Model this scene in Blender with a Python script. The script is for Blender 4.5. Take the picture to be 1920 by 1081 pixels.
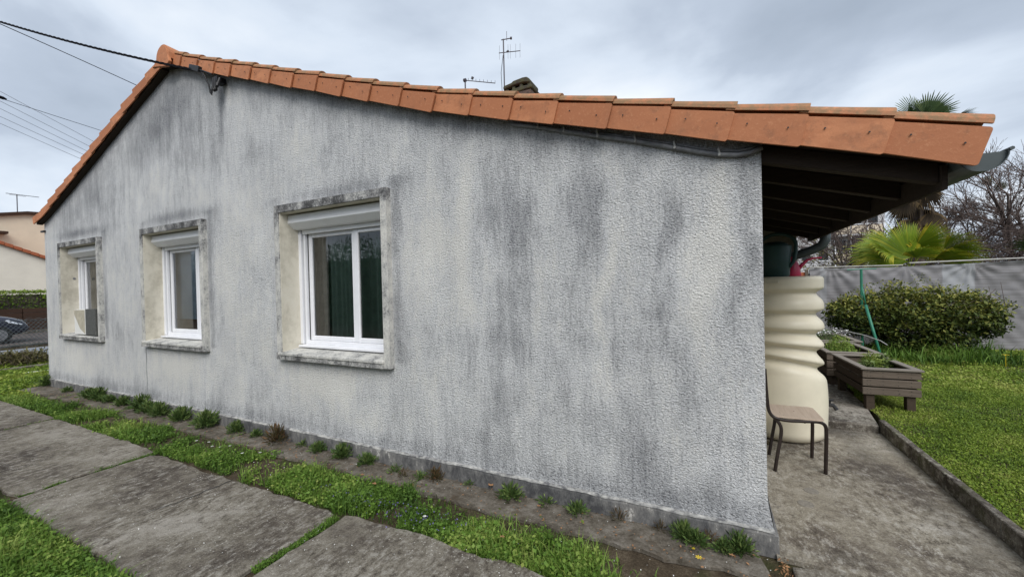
import bpy, bmesh, math, random
import numpy as np
from mathutils import Matrix, Vector
for o in list(bpy.data.objects): bpy.data.objects.remove(o)
S = bpy.context.scene; C = S.collection
random.seed(7); rng = np.random.default_rng(11)

# ---------------- camera ----------------
CAM = np.array([-0.297, -2.768, 1.6])
cd = bpy.data.cameras.new('camera'); cam = bpy.data.objects.new('camera', cd); C.objects.link(cam); S.camera = cam
cd.sensor_width = 36; cd.lens = 36*746.6/1920; cd.clip_end = 2000; cd.clip_start = 0.05
r_ = Vector((0.89735, 0.44067, -0.02395)); u_ = Vector((0.01784, 0.01801, 0.99968)); w_ = Vector((-0.44096, 0.89749, -0.0083))
mw = Matrix.Identity(4)
for i in range(3): mw[i][0] = r_[i]; mw[i][1] = u_[i]; mw[i][2] = -w_[i]; mw[i][3] = CAM[i]
cam.matrix_world = mw
S.render.resolution_x = 1024; S.render.resolution_y = 576

# ---------------- world ----------------
SUN_EL, SUN_AZ = math.radians(46), math.radians(146)     # azimuth clockwise from +y: behind the camera, to the right
W = bpy.data.worlds.new('World'); S.world = W; W.use_nodes = True
nt = W.node_tree; nt.nodes.clear()
def N(t, **k):
    n = nt.nodes.new(t)
    for a, b in k.items():
        if a == 'inp':
            for i, v in b.items(): n.inputs[i].default_value = v
        else: setattr(n, a, b)
    return n
def Lk(a, b): nt.links.new(a, b)
sky = N('ShaderNodeTexSky', sky_type='NISHITA', sun_disc=False, sun_elevation=SUN_EL, sun_rotation=SUN_AZ, dust_density=3.0)
bg1 = N('ShaderNodeBackground', inp={'Strength': 0.07}); Lk(sky.outputs[0], bg1.inputs[0])
tc = N('ShaderNodeTexCoord'); sep = N('ShaderNodeSeparateXYZ'); Lk(tc.outputs['Generated'], sep.inputs[0])
# cloud layer coordinates: direction / (height + k): a flat cloud sheet seen from below
den = N('ShaderNodeMath', operation='MAXIMUM', inp={1: 0.0}); Lk(sep.outputs[2], den.inputs[0])
den2 = N('ShaderNodeMath', operation='ADD', inp={1: 0.32}); Lk(den.outputs[0], den2.inputs[0])
inv = N('ShaderNodeMath', operation='DIVIDE', inp={0: 1.0}); Lk(den2.outputs[0], inv.inputs[1])
sc = N('ShaderNodeVectorMath', operation='SCALE'); Lk(tc.outputs['Generated'], sc.inputs[0]); Lk(inv.outputs[0], sc.inputs['Scale'])
mp = N('ShaderNodeMapping', inp={'Location': (3.1, 1.4, 0.2), 'Scale': (0.8, 0.8, 1.6)}); Lk(sc.outputs[0], mp.inputs[0])
n1 = N('ShaderNodeTexNoise', inp={'Scale': 1.5, 'Detail': 7, 'Roughness': 0.5, 'Distortion': 0.25}); Lk(mp.outputs[0], n1.inputs['Vector'])
cr = N('ShaderNodeValToRGB'); Lk(n1.outputs[0], cr.inputs[0])
e = cr.color_ramp.elements
e[0].position = 0.30; e[0].color = (0.20, 0.235, 0.285, 1); e[1].position = 0.70; e[1].color = (0.49, 0.52, 0.555, 1)
m_ = cr.color_ramp.elements.new(0.46); m_.color = (0.275, 0.315, 0.375, 1)
m_ = cr.color_ramp.elements.new(0.555); m_.color = (0.375, 0.42, 0.48, 1)
bg2 = N('ShaderNodeBackground', inp={'Strength': 1.0}); Lk(cr.outputs[0], bg2.inputs[0])
mx = N('ShaderNodeMixShader', inp={0: 0.93}); Lk(bg1.outputs[0], mx.inputs[1]); Lk(bg2.outputs[0], mx.inputs[2])
wo = N('ShaderNodeOutputWorld'); Lk(mx.outputs[0], wo.inputs[0])
sl = bpy.data.lights.new('sun', 'SUN'); sl.energy = 1.5; sl.angle = math.radians(40); sl.color = (1, 0.97, 0.93)
so = bpy.data.objects.new('sun', sl); C.objects.link(so)
sd = Vector((math.sin(SUN_AZ)*math.cos(SUN_EL), math.cos(SUN_AZ)*math.cos(SUN_EL), math.sin(SUN_EL)))
so.rotation_euler = sd.to_track_quat('Z', 'Y').to_euler(); so.location = (0, -4, 12)
S.view_settings.view_transform = 'Standard'; S.view_settings.look = 'None'
S.view_settings.exposure = 1.0; S.view_settings.gamma = 1.0

# ---------------- material helpers ----------------
class G:
    def __init__(s, name, rough=0.85, spec=0.3):
        s.m = bpy.data.materials.new(name); s.m.use_nodes = True; s.t = s.m.node_tree
        s.b = s.t.nodes['Principled BSDF']; s.b.inputs['Roughness'].default_value = rough
        s.b.inputs['Specular IOR Level'].default_value = spec
        s.tc = s.t.nodes.new('ShaderNodeTexCoord').outputs['Object']
    def n(s, t, **k):
        n = s.t.nodes.new(t)
        for a, b in k.items():
            if a == 'inp':
                for i, v in b.items():
                    if hasattr(v, 'is_linked'): s.t.links.new(v, n.inputs[i])
                    else: n.inputs[i].default_value = v
            else: setattr(n, a, b)
        return n
    def noise(s, scale, detail=4, rough=0.55, vec=None, stretch=None, dist=0, loc=(0, 0, 0)):
        v = vec or s.tc
        if stretch or loc != (0, 0, 0):
            v = s.n('ShaderNodeMapping', inp={0: v, 'Scale': stretch or (1, 1, 1), 'Location': loc}).outputs[0]
        return s.n('ShaderNodeTexNoise', inp={'Vector': v, 'Scale': scale, 'Detail': detail, 'Roughness': rough, 'Distortion': dist}).outputs[0]
    def vor(s, scale, feature='F1', stretch=None, rnd=1):
        v = s.tc
        if stretch: v = s.n('ShaderNodeMapping', inp={0: v, 'Scale': stretch}).outputs[0]
        return s.n('ShaderNodeTexVoronoi', feature=feature, inp={'Vector': v, 'Scale': scale, 'Randomness': rnd}).outputs[0]
    def ramp(s, f, stops):
        r = s.n('ShaderNodeValToRGB', inp={0: f}); el = r.color_ramp.elements
        while len(el) < len(stops): el.new(0.5)
        for e, (p, c) in zip(el, sorted(stops, key=lambda q: q[0])):
            e.position = p; e.color = (c, c, c, 1) if not isinstance(c, tuple) else (*c, 1)
        return r.outputs[0]
    def mix(s, f, a, b, mode='MIX'):
        n = s.n('ShaderNodeMix', data_type='RGBA', blend_type=mode)
        for k, v in ((0, f), (6, a), (7, b)):
            if hasattr(v, 'is_linked'): s.t.links.new(v, n.inputs[k])
            else: n.inputs[k].default_value = (*v, 1) if isinstance(v, tuple) else v
        return n.outputs[2]
    def math(s, op, a, b=0.0, c=0.0, clamp=False):
        return s.n('ShaderNodeMath', operation=op, use_clamp=clamp, inp={0: a, 1: b, 2: c}).outputs[0]
    def attr(s, name): return s.n('ShaderNodeAttribute', attribute_name=name).outputs['Fac']
    def rand(s): return s.n('ShaderNodeObjectInfo').outputs['Random']
    def color(s, c):
        if hasattr(c, 'is_linked'): s.t.links.new(c, s.b.inputs['Base Color'])
        else: s.b.inputs['Base Color'].default_value = (*c, 1)
    def rough(s, c): s.t.links.new(c, s.b.inputs['Roughness'])
    def bump(s, h, dist=0.01, strength=1.0, prev=None):
        k = {'Height': h, 'Distance': dist, 'Strength': strength}
        if prev: k['Normal'] = prev
        b = s.n('ShaderNodeBump', inp=k).outputs[0]; s.t.links.new(b, s.b.inputs['Normal']); return b

def m_plaster():
    g = G('rough_cast_render', 0.9, 0.2)
    d = g.attr('dirt')
    st = g.noise(9, 5, 0.6, stretch=(1, 1, 0.16), dist=0.3)
    st2 = g.noise(38, 4, 0.65, stretch=(1, 1, 0.22), loc=(3, 0, 1))
    bl = g.noise(1.4, 6, 0.68)
    fine = g.noise(75, 3, 0.7)
    a = g.math('MULTIPLY_ADD', g.math('SUBTRACT', st, 0.5), 0.62, d)
    a = g.math('MULTIPLY_ADD', g.math('SUBTRACT', st2, 0.5), 0.5, a)
    a = g.math('MULTIPLY_ADD', g.math('SUBTRACT', bl, 0.5), 1.0, a)
    a = g.math('MULTIPLY_ADD', g.math('SUBTRACT', fine, 0.5), 0.55, a)
    cream = g.mix(g.noise(0.8, 2), (0.62, 0.61, 0.545), (0.57, 0.575, 0.56))
    c = g.ramp(a, [(0.0, (0.79, 0.785, 0.75)), (0.28, (0.69, 0.70, 0.705)), (0.6, (0.495, 0.505, 0.52)), (1.0, (0.25, 0.26, 0.28))])
    st3 = g.noise(60, 4, 0.6, stretch=(1, 1, 0.09), loc=(5, 0, 2)); st4 = g.noise(17, 3, 0.6, stretch=(1, 1, 0.10), loc=(1, 0, 7))
    q = g.math('MULTIPLY_ADD', a, 0.34, g.math('MULTIPLY_ADD', st4, 0.45, g.math('MULTIPLY', st3, 0.55)))
    c = g.mix(g.ramp(q, [(0.60, 0.0), (0.80, 0.34)]), c, (0.17, 0.172, 0.178))
    # hollows of the render darkened in colour for relief contrast, plus grime, thicker where dirty
    rel1 = g.noise(74, 3, 0.6, stretch=(1, 1, 1.3), dist=0.6)
    rel2 = g.noise(150, 2, 0.6)
    rel = g.math('MULTIPLY_ADD', rel2, 0.25, rel1)
    pit = g.ramp(rel, [(0.51, 1.0), (0.60, 0.0)])
    k = g.math('MULTIPLY', pit, g.math('MULTIPLY_ADD', a, 0.8, 0.30, clamp=True), clamp=True)
    c = g.mix(g.math('MULTIPLY', k, 0.75), c, (0.085, 0.09, 0.10))
    g.color(c); g.bump(rel, 0.026, g.math('MULTIPLY_ADD', g.noise(1.7, 3, 0.6, loc=(8, 0, 3)), 1.1, 0.45, clamp=True)); return g.m

def m_concrete(name, dark=0.0, moss=0.0, warm=0.0, gain=1.0):
    g = G(name, 0.92, 0.2)
    big = g.noise(1.1, 5, 0.6, dist=0.4); mid = g.noise(8, 6, 0.75, stretch=(1, 1.3, 1)); fine = g.noise(70, 3, 0.7)
    a = g.math('MULTIPLY_ADD', mid, 0.6, g.math('MULTIPLY_ADD', big, 1.05, -0.15))
    a = g.math('MULTIPLY_ADD', fine, 0.42, g.math('SUBTRACT', a, 0.10))
    cols = [(0.048, 0.040, 0.034), (0.105+.02*warm, 0.092+.01*warm, 0.078), (0.20+.04*warm, 0.182+.03*warm, 0.155), (0.33, 0.305, 0.265)]
    cols = [tuple(q*gain for q in c_) for c_ in cols]
    c = g.ramp(a, [(0.53+dark*.1, cols[0]), (0.67+dark*.1, cols[1]), (0.83+dark*.1, cols[2]), (1.0, cols[3])])
    # grains of exposed aggregate and lichen spots
    v = g.vor(42, stretch=(1, 1, 1)); sp = g.ramp(g.math('MULTIPLY_ADD', g.noise(90), 0.25, v), [(0.26, 1.0), (0.36, 0.0)])
    mot = g.noise(15, 7, 0.78, stretch=(1.5, 0.8, 1), loc=(2, 2, 0)); msel = g.ramp(g.noise(1.9, 4, 0.65, loc=(4, 8, 0)), [(0.34, 0.12), (0.58, 1.0)])
    c = g.mix(g.math('MULTIPLY', g.ramp(mot, [(0.515, 0.0), (0.60, 0.85)]), msel), c, tuple(q*gain for q in (0.36, 0.34, 0.30)))
    c = g.mix(g.math('MULTIPLY', g.ramp(mot, [(0.38, 0.85), (0.48, 0.0)]), msel), c, tuple(q*gain for q in (0.045, 0.036, 0.028)))
    sel = g.ramp(g.noise(4, 4, 0.7, loc=(9, 2, 0)), [(0.47, 0.0), (0.60, 1.0)])
    c = g.mix(g.math('MULTIPLY', g.math('MULTIPLY', sp, sel), 0.8), c, (0.46, 0.44, 0.39))
    v2 = g.vor(9); sp2 = g.ramp(g.math('ADD', v2, g.math('MULTIPLY', g.noise(60), 0.08)), [(0.12, 1.0), (0.15, 0.0)])
    sel2 = g.ramp(g.noise(1.7, 3, loc=(2, 7, 0)), [(0.55, 0.0), (0.63, 1.0)])
    c = g.mix(g.math('MULTIPLY', g.math('MULTIPLY', sp2, sel2), 0.6), c, (0.40, 0.385, 0.34))
    bk = g.ramp(g.noise(120, 2, 0.8, loc=(1, 1, 0)), [(0.33, 1.0), (0.42, 0.0)])
    c = g.mix(g.math('MULTIPLY', bk, 0.6), c, (0.035, 0.033, 0.03))
    if moss:
        mm = g.ramp(g.noise(4, 4, 0.7, loc=(5, 5, 0)), [(0.5, 0.0), (0.66, 1.0)])
        c = g.mix(g.math('MULTIPLY', mm, moss), c, (0.075, 0.085, 0.03))
    g.color(c); g.bump(g.math('MULTIPLY_ADD', g.noise(90, 3, 0.7), 0.5, mid), 0.02, 0.8); return g.m

def patio_stains(m):
    t = m.node_tree; b = t.nodes['Principled BSDF']; src = b.inputs['Base Color'].links[0].from_socket
    a = t.nodes.new('ShaderNodeAttribute'); a.attribute_name = 'dirt'
    no = t.nodes.new('ShaderNodeTexNoise'); no.inputs['Scale'].default_value = 7; no.inputs['Detail'].default_value = 6; no.inputs['Roughness'].default_value = 0.7
    tc_ = t.nodes.new('ShaderNodeTexCoord'); t.links.new(tc_.outputs['Object'], no.inputs['Vector'])
    m1 = t.nodes.new('ShaderNodeMath'); m1.operation = 'MULTIPLY_ADD'; t.links.new(no.outputs[0], m1.inputs[0]); m1.inputs[1].default_value = 0.8; t.links.new(a.outputs['Fac'], m1.inputs[2])
    m2 = t.nodes.new('ShaderNodeMath'); m2.operation = 'SUBTRACT'; m2.use_clamp = True; t.links.new(m1.outputs[0], m2.inputs[0]); m2.inputs[1].default_value = 0.48
    m3 = t.nodes.new('ShaderNodeMath'); m3.operation = 'MINIMUM'; t.links.new(m2.outputs[0], m3.inputs[0]); m3.inputs[1].default_value = 0.85
    x = t.nodes.new('ShaderNodeMix'); x.data_type = 'RGBA'; t.links.new(m3.outputs[0], x.inputs[0]); t.links.new(src, x.inputs[6]); x.inputs[7].default_value = (0.055, 0.05, 0.046, 1)
    t.links.new(x.outputs[2], b.inputs['Base Color']); return m
def m_surround():
    g = G('stained_concrete_surround', 0.85, 0.25)
    n = g.noise(7, 6, 0.7, stretch=(1, 1, 0.8)); f = g.noise(60, 3, 0.7); d = g.attr('dirt')
    a = g.math('ADD', g.math('MULTIPLY_ADD', g.math('SUBTRACT', n, 0.5), 1.5, d), g.math('MULTIPLY', g.math('SUBTRACT', f, 0.5), 0.9))
    c = g.ramp(a, [(0.2, (0.60, 0.59, 0.545)), (0.48, (0.42, 0.418, 0.40)), (0.66, (0.20, 0.20, 0.20)), (0.9, (0.055, 0.055, 0.055))])
    g.color(c); g.bump(a, 0.004, 0.6); return g.m
def m_reveal():
    g = G('cream_reveal_paint', 0.75, 0.3)
    n = g.noise(3, 5, 0.6, stretch=(1, 1, 0.5)); f = g.noise(14, 5, 0.7)
    c = g.ramp(g.math('MULTIPLY_ADD', f, 0.4, g.math('MULTIPLY', n, 0.8)), [(0.35, (0.36, 0.33, 0.26)), (0.6, (0.64, 0.605, 0.51)), (0.8, (0.70, 0.67, 0.585))])
    g.color(c); g.bump(f, 0.003, 0.4); return g.m
def m_tile():
    g = G('terracotta', 0.7, 0.3)
    r = g.rand(); n = g.noise(6, 5, 0.6, stretch=(1, 1, 2.5)); f = g.noise(45, 3, 0.7); d = g.attr('dirt')
    base = g.mix(r, (0.38, 0.145, 0.066), (0.56, 0.235, 0.112))
    c = g.mix(g.ramp(n, [(0.35, 0.0), (0.7, 1.0)]), base, (0.40, 0.155, 0.072))
    c = g.mix(g.math('MULTIPLY', g.ramp(f, [(0.55, 0.0), (0.7, 1.0)]), 0.35), c, (0.60, 0.29, 0.15))
    sm = g.ramp(g.math('ADD', g.noise(12, 4, 0.7, loc=(4, 4, 0)), g.math('MULTIPLY', r, 0.08)), [(0.58, 0.0), (0.70, 1.0)])
    c = g.mix(g.math('MULTIPLY', sm, 0.28), c, (0.12, 0.07, 0.045))
    c = g.mix(g.ramp(g.noise(3.5, 5, 0.7, stretch=(1, 1, 0.35), loc=(6, 2, 1)), [(0.52, 0.0), (0.72, 0.22)]), c, (0.24, 0.12, 0.07))
    li = g.ramp(g.math('MULTIPLY_ADD', g.noise(16, 5, 0.75), 1.0, g.math('MULTIPLY', d, 0.35)), [(0.74, 0.0), (0.90, 1.0)])
    c = g.mix(g.math('MULTIPLY', li, g.math('MULTIPLY', d, 0.7)), c, (0.15, 0.125, 0.065))
    c = g.mix(g.math('MULTIPLY', d, 0.12), c, (0.45, 0.25, 0.13))
    g.color(c); g.bump(f, 0.003, 0.35); return g.m
def m_simple(name, c, rough=0.6, spec=0.4, var=0.25, scale=12, bump=0.0, metal=0, c2=None, stretch=None):
    g = G(name, rough, spec); g.b.inputs['Metallic'].default_value = metal
    n = g.noise(scale, 4, 0.6, stretch=stretch)
    c2 = c2 or tuple(x*(1-var) for x in c)
    g.color(g.mix(g.ramp(n, [(0.35, 0.0), (0.65, 1.0)]), c, c2))
    if bump: g.bump(n, bump, 0.6)
    return g.m
def m_wood(name, a, b, axis=0):
    g = G(name, 0.85, 0.2); st = [14, 14, 14]; st[axis] = 0.9
    n = g.noise(4, 5, 0.7, stretch=tuple(st), dist=0.6); r = g.rand()
    c = g.mix(g.ramp(n, [(0.3, 0.0), (0.7, 1.0)]), a, b)
    c = g.mix(g.math('MULTIPLY', r, 0.45), c, tuple(x*0.55 for x in a))
    c = g.mix(g.ramp(g.vor(11), [(0.05, 0.8), (0.09, 0.0)]), c, (0.02, 0.017, 0.014))
    g.color(c); g.bump(n, 0.004, 0.5); return g.m
def m_leaf(name, lo, mid, hi, rough=0.6, trans=0.0):
    g = G(name, rough, 0.25); v = g.attr('v')
    g.color(g.ramp(v, [(0.0, lo), (0.5, mid), (1.0, hi)]))
    if trans:
        t = g.n('ShaderNodeBsdfTranslucent'); g.t.links.new(g.b.inputs['Base Color'].links[0].from_socket, t.inputs[0])
        mx = g.n('ShaderNodeMixShader', inp={0: trans}); g.t.links.new(g.b.outputs[0], mx.inputs[1]); g.t.links.new(t.outputs[0], mx.inputs[2])
        g.t.links.new(mx.outputs[0], g.t.nodes['Material Output'].inputs[0])
    return g.m
def m_soil():
    g = G('soil', 0.95, 0.15)
    n = g.noise(9, 6, 0.7); f = g.noise(80, 4, 0.75)
    c = g.ramp(g.math('MULTIPLY_ADD', f, 0.5, g.math('MULTIPLY', n, 0.6)), [(0.38, (0.03, 0.022, 0.015)), (0.58, (0.085, 0.065, 0.043)), (0.8, (0.20, 0.165, 0.12))])
    c = g.mix(g.ramp(g.noise(2.2, 4, 0.6, loc=(3, 3, 3)), [(0.5, 0.0), (0.62, 0.7)]), c, (0.05, 0.062, 0.02))
    g.color(c); g.bump(f, 0.02, 0.8); return g.m
def m_apron():
    g = G('dirty_apron_concrete', 0.93, 0.15)
    n = g.noise(3.2, 5, 0.65); f = g.noise(60, 4, 0.75); m2 = g.noise(14, 4, 0.65, loc=(3, 1, 0))
    a = g.math('MULTIPLY_ADD', f, 0.35, g.math('MULTIPLY_ADD', m2, 0.4, g.math('MULTIPLY', n, 0.5)))
    c = g.ramp(a, [(0.48, (0.045, 0.038, 0.028)), (0.62, (0.12, 0.105, 0.085)), (0.8, (0.24, 0.22, 0.19))])
    c = g.mix(g.ramp(g.noise(2.3, 4, 0.7, loc=(7, 3, 0)), [(0.56, 0.0), (0.68, 0.7)]), c, (0.07, 0.05, 0.03))
    g.color(c); g.bump(g.math('ADD', f, m2), 0.012, 0.7); return g.m
def m_glass():
    g = G('window_glass'); nt2 = g.t
    tr = g.n('ShaderNodeBsdfTransparent', inp={0: (0.92, 0.94, 0.93, 1)}); gl = g.n('ShaderNodeBsdfGlossy', inp={'Roughness': 0.01})
    fr = g.n('ShaderNodeFresnel', inp={'IOR': 1.75})
    f = g.math('MULTIPLY', fr.outputs[0], 1.5, clamp=True)
    mx = g.n('ShaderNodeMixShader'); nt2.links.new(f, mx.inputs[0]); nt2.links.new(tr.outputs[0], mx.inputs[1]); nt2.links.new(gl.outputs[0], mx.inputs[2])
    b = g.n('ShaderNodeBump', inp={'Height': g.noise(2.2, 2), 'Distance': 0.01, 'Strength': 0.12}).outputs[0]
    nt2.links.new(b, gl.inputs['Normal'])
    nt2.links.new(mx.outputs[0], nt2.nodes['Material Output'].inputs[0]); return g.m
def m_cloth():
    g = G('grey_shade_cloth', 0.85, 0.2); d = g.attr('dirt')
    w = g.n('ShaderNodeTexNoise', inp={'Vector': g.n('ShaderNodeMapping', inp={0: g.tc, 'Scale': (0.6, 1, 22)}).outputs[0], 'Scale': 2.0, 'Detail': 3}).outputs[0]
    n = g.noise(2.2, 4, 0.6)
    c = g.mix(g.ramp(n, [(0.3, 0.0), (0.7, 1.0)]), (0.20, 0.195, 0.20), (0.26, 0.255, 0.265))
    c = g.mix(g.ramp(w, [(0.36, 0.6), (0.5, 0.0)]), c, (0.14, 0.135, 0.135))
    c = g.mix(g.math('MULTIPLY', d, 1.0, clamp=True), c, (0.38, 0.40, 0.42))
    g.color(c); g.bump(g.noise(160, 2, 0.8), 0.004, 0.3); return g.m

M = {}
M['plaster'] = m_plaster()
M['shaded_wall'] = m_simple('shaded_side_render', (0.27, 0.25, 0.2), 0.9)  # wall under the eave: its deep shade is put into the base colour
M['slab'] = m_concrete('weathered_slab_concrete', 0.12, 0, 0.35, 0.9)
M['slab_warm'] = patio_stains(m_concrete('patio_concrete', -0.4, 0, 0.5, 1.18))
M['kerb'] = m_concrete('kerb_concrete', 0.9, 0.5)
M['path'] = m_concrete('path_concrete', 0.75, 0.15)
M['apron'] = m_apron()
def m_plinth():
    g = G('peeling_plinth', 0.9, 0.2); n = g.noise(11, 6, 0.75, stretch=(1, 1, 0.55)); f = g.noise(45, 4, 0.7, stretch=(1, 1, .5)); l = g.noise(1.3, 3)
    a = g.math('MULTIPLY_ADD', f, 0.35, g.math('MULTIPLY_ADD', l, 0.35, g.math('MULTIPLY', n, 0.8)))
    g.color(g.ramp(a, [(0.62, (0.065, 0.066, 0.07)), (0.78, (0.15, 0.149, 0.147)), (0.88, (0.22, 0.215, 0.205)), (0.93, (0.50, 0.49, 0.46))])); g.bump(a, 0.012, 0.8); return g.m
M['plinth'] = m_plinth()
M['ledge'] = m_simple('chipped_ledge', (0.12, 0.12, 0.125), 0.9, 0.2, scale=20, bump=0.010, c2=(0.46, 0.455, 0.43))
M['surround'] = m_surround(); M['reveal'] = m_reveal(); M['tile'] = m_tile(); M['soil'] = m_soil(); M['glass'] = m_glass(); M['cloth'] = m_cloth()
M['pvc'] = m_simple('white_pvc', (0.78, 0.79, 0.82), 0.35, 0.5, 0.05)
M['shutter'] = m_simple('white_shutter_aluminium', (0.86, 0.87, 0.89), 0.45, 0.5, 0.05)
M['seal'] = m_simple('black_seal', (0.02, 0.02, 0.022), 0.6)
M['room'] = m_simple('room_plaster', (0.30, 0.27, 0.24), 0.9)
M['green_curtain'] = m_simple('green_curtain', (0.36, 0.50, 0.42), 0.85, var=0.2)
M['beige_curtain'] = m_simple('beige_curtain', (0.72, 0.66, 0.58), 0.85)
M['net_curtain'] = m_simple('pale_net_curtain', (0.5, 0.5, 0.53), 0.9)
M['blue_blind'] = m_simple('pale_blue_blind', (0.74, 0.85, 0.98), 0.8, var=0.03)
M['brown_panel'] = m_simple('brown_panel', (0.28, 0.17, 0.11), 0.7)
M['dark_wood'] = m_wood('dark_eaves_wood', (0.055, 0.040, 0.030), (0.028, 0.021, 0.016))
M['board'] = m_wood('weathered_boards', (0.19, 0.155, 0.125), (0.095, 0.074, 0.058))
M['board_side'] = m_wood('dark_side_boards', (0.085, 0.062, 0.045), (0.045, 0.034, 0.026), 1)  # darker tone for planter sides and legs
M['rim'] = m_wood('pale_rim_boards', (0.30, 0.27, 0.235), (0.16, 0.14, 0.12))
M['brown_fence'] = m_wood('brown_fence_boards', (0.075, 0.042, 0.028), (0.04, 0.024, 0.017), 1)
M['zinc'] = m_simple('grey_zinc', (0.075, 0.095, 0.10), 0.5, 0.4, 0.25, scale=5)
M['black'] = m_simple('black_plastic', (0.015, 0.015, 0.017), 0.5)
M['cable'] = m_simple('black_cable', (0.008, 0.008, 0.011), 0.85, 0.1)
M['wire'] = m_simple('grey_wire', (0.16, 0.17, 0.19), 0.6)
M['conduit'] = m_simple('grey_conduit', (0.24, 0.245, 0.255), 0.7, var=0.4, scale=25)
M['clip'] = m_simple('pale_clip', (0.42, 0.42, 0.40), 0.7)
M['tank'] = m_simple('cream_polyethylene', (0.74, 0.685, 0.54), 0.42, 0.4, 0.1, scale=4)
M['can_green'] = m_simple('dark_teal_plastic', (0.03, 0.075, 0.072), 0.45, 0.4, 0.15)
M['can_pink'] = m_simple('crimson_plastic', (0.36, 0.012, 0.055), 0.4, 0.4, 0.15)
M['chair_tube'] = m_simple('brown_lacquered_tube', (0.026, 0.017, 0.014), 0.45, 0.4, 0.4, scale=25)
M['plywood'] = m_wood('worn_plywood', (0.56, 0.46, 0.37), (0.42, 0.33, 0.26), 1)
M['green_tube'] = m_simple('green_painted_tube', (0.03, 0.20, 0.125), 0.45, 0.4, 0.2)
M['antenna'] = m_simple('dull_antenna_metal', (0.09, 0.085, 0.10), 0.5)
M['brick'] = m_simple('sooty_brick', (0.125, 0.085, 0.068), 0.9, scale=30, c2=(0.06, 0.047, 0.04), bump=0.006)
M['mortar'] = m_simple('mortar', (0.17, 0.16, 0.145), 0.95)
M['mossy'] = m_simple('mossy_cap', (0.045, 0.04, 0.035), 0.95, scale=14, c2=(0.075, 0.075, 0.038), bump=0.012)
M['car'] = m_simple('dark_navy_paint', (0.012, 0.014, 0.032), 0.22, 0.6, 0.1); M['car'].node_tree.nodes['Principled BSDF'].inputs['Coat Weight'].default_value = 0.6
M['car_glass'] = m_simple('dark_car_glass', (0.01, 0.012, 0.014), 0.08, 0.7, 0.1)
M['rubber'] = m_simple('rubber', (0.012, 0.012, 0.012), 0.8)
M['alloy'] = m_simple('alloy', (0.45, 0.45, 0.47), 0.35, metal=0.8)
M['lamp'] = m_simple('headlight_lens', (0.62, 0.66, 0.72), 0.15, 0.7, 0.2, scale=20)
M['cream_wall'] = m_simple('cream_render', (0.72, 0.62, 0.48), 0.9, 0.2, 0.1, scale=1.4)
M['pale_wall'] = m_simple('pale_render', (0.78, 0.72, 0.62), 0.9, 0.2, 0.08, scale=1.4)
M['white_wall'] = m_simple('white_block_render', (0.55, 0.55, 0.56), 0.9, 0.2, 0.15, scale=0.5)
M['asphalt'] = m_simple('asphalt', (0.11, 0.095, 0.09), 0.9, 0.2, 0.3, scale=20)
M['drive'] = m_simple('blue_grey_paving', (0.23, 0.25, 0.28), 0.85, 0.3, 0.25, scale=2.5)
M['lime'] = m_simple('lime_wash', (0.45, 0.44, 0.41), 0.8)
M['bark'] = m_simple('grey_bark', (0.13, 0.105, 0.09), 0.95, scale=15, c2=(0.065, 0.05, 0.043))
M['twig'] = m_simple('twigs', (0.17, 0.13, 0.115), 0.95, scale=6, c2=(0.085, 0.062, 0.055))
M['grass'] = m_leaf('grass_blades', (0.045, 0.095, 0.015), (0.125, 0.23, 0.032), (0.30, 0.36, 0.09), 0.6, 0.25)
M['lawn'] = m_leaf('lawn_blades', (0.065, 0.12, 0.018), (0.185, 0.275, 0.028), (0.36, 0.39, 0.10), 0.6, 0.25)
M['weed'] = m_leaf('weed_leaves', (0.024, 0.05, 0.014), (0.06, 0.11, 0.028), (0.15, 0.20, 0.06), 0.5, 0.1)
M['redweed'] = m_leaf('reddish_weed_leaves', (0.03, 0.045, 0.015), (0.07, 0.06, 0.028), (0.14, 0.075, 0.035), 0.6, 0.1)
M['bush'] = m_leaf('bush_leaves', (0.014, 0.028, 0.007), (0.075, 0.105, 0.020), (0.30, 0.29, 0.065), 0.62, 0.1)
M['hedge'] = m_leaf('hedge_leaves', (0.05, 0.10, 0.01), (0.13, 0.22, 0.02), (0.30, 0.36, 0.05), 0.5, 0.15)
M['conifer'] = m_leaf('conifer_foliage', (0.015, 0.035, 0.012), (0.045, 0.09, 0.03), (0.09, 0.14, 0.045), 0.7)
M['shrub'] = m_leaf('brown_green_shrub', (0.05, 0.055, 0.022), (0.12, 0.11, 0.045), (0.21, 0.18, 0.09), 0.8)
M['palm_y'] = m_leaf('yellow_green_frond', (0.06, 0.12, 0.010), (0.17, 0.25, 0.016), (0.44, 0.36, 0.03), 0.5, 0.25)
M['palm_g'] = m_leaf('green_frond', (0.02, 0.04, 0.015), (0.05, 0.085, 0.03), (0.12, 0.16, 0.06), 0.5, 0.15)
M['palm_b'] = m_leaf('dead_brown_frond', (0.02, 0.015, 0.010), (0.05, 0.036, 0.022), (0.14, 0.095, 0.045), 0.85)
M['white_petal'] = m_simple('white_petals', (0.8, 0.8, 0.78), 0.6)
M['yellow'] = m_simple('yellow_petals', (0.75, 0.55, 0.02), 0.6)
M['violet'] = m_simple('violet_petals', (0.14, 0.12, 0.30), 0.6)
M['dead_leaf'] = m_simple('dead_leaf', (0.32, 0.17, 0.08), 0.8)
M['white_foam'] = m_simple('white_polystyrene', (0.74, 0.74, 0.71), 0.8, var=0.05)
M['card'] = m_simple('beige_patch', (0.50, 0.46, 0.36), 0.8, var=0.25, scale=20)
M['dark_side'] = m_simple('dark_speckled_side', (0.045, 0.05, 0.05), 0.7, scale=60, c2=(0.13, 0.13, 0.12))
M['patch'] = m_simple('darker_patio_patch', (0.235, 0.215, 0.185), 0.9, 0.2, 0.3, scale=60, bump=0.01)
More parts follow.
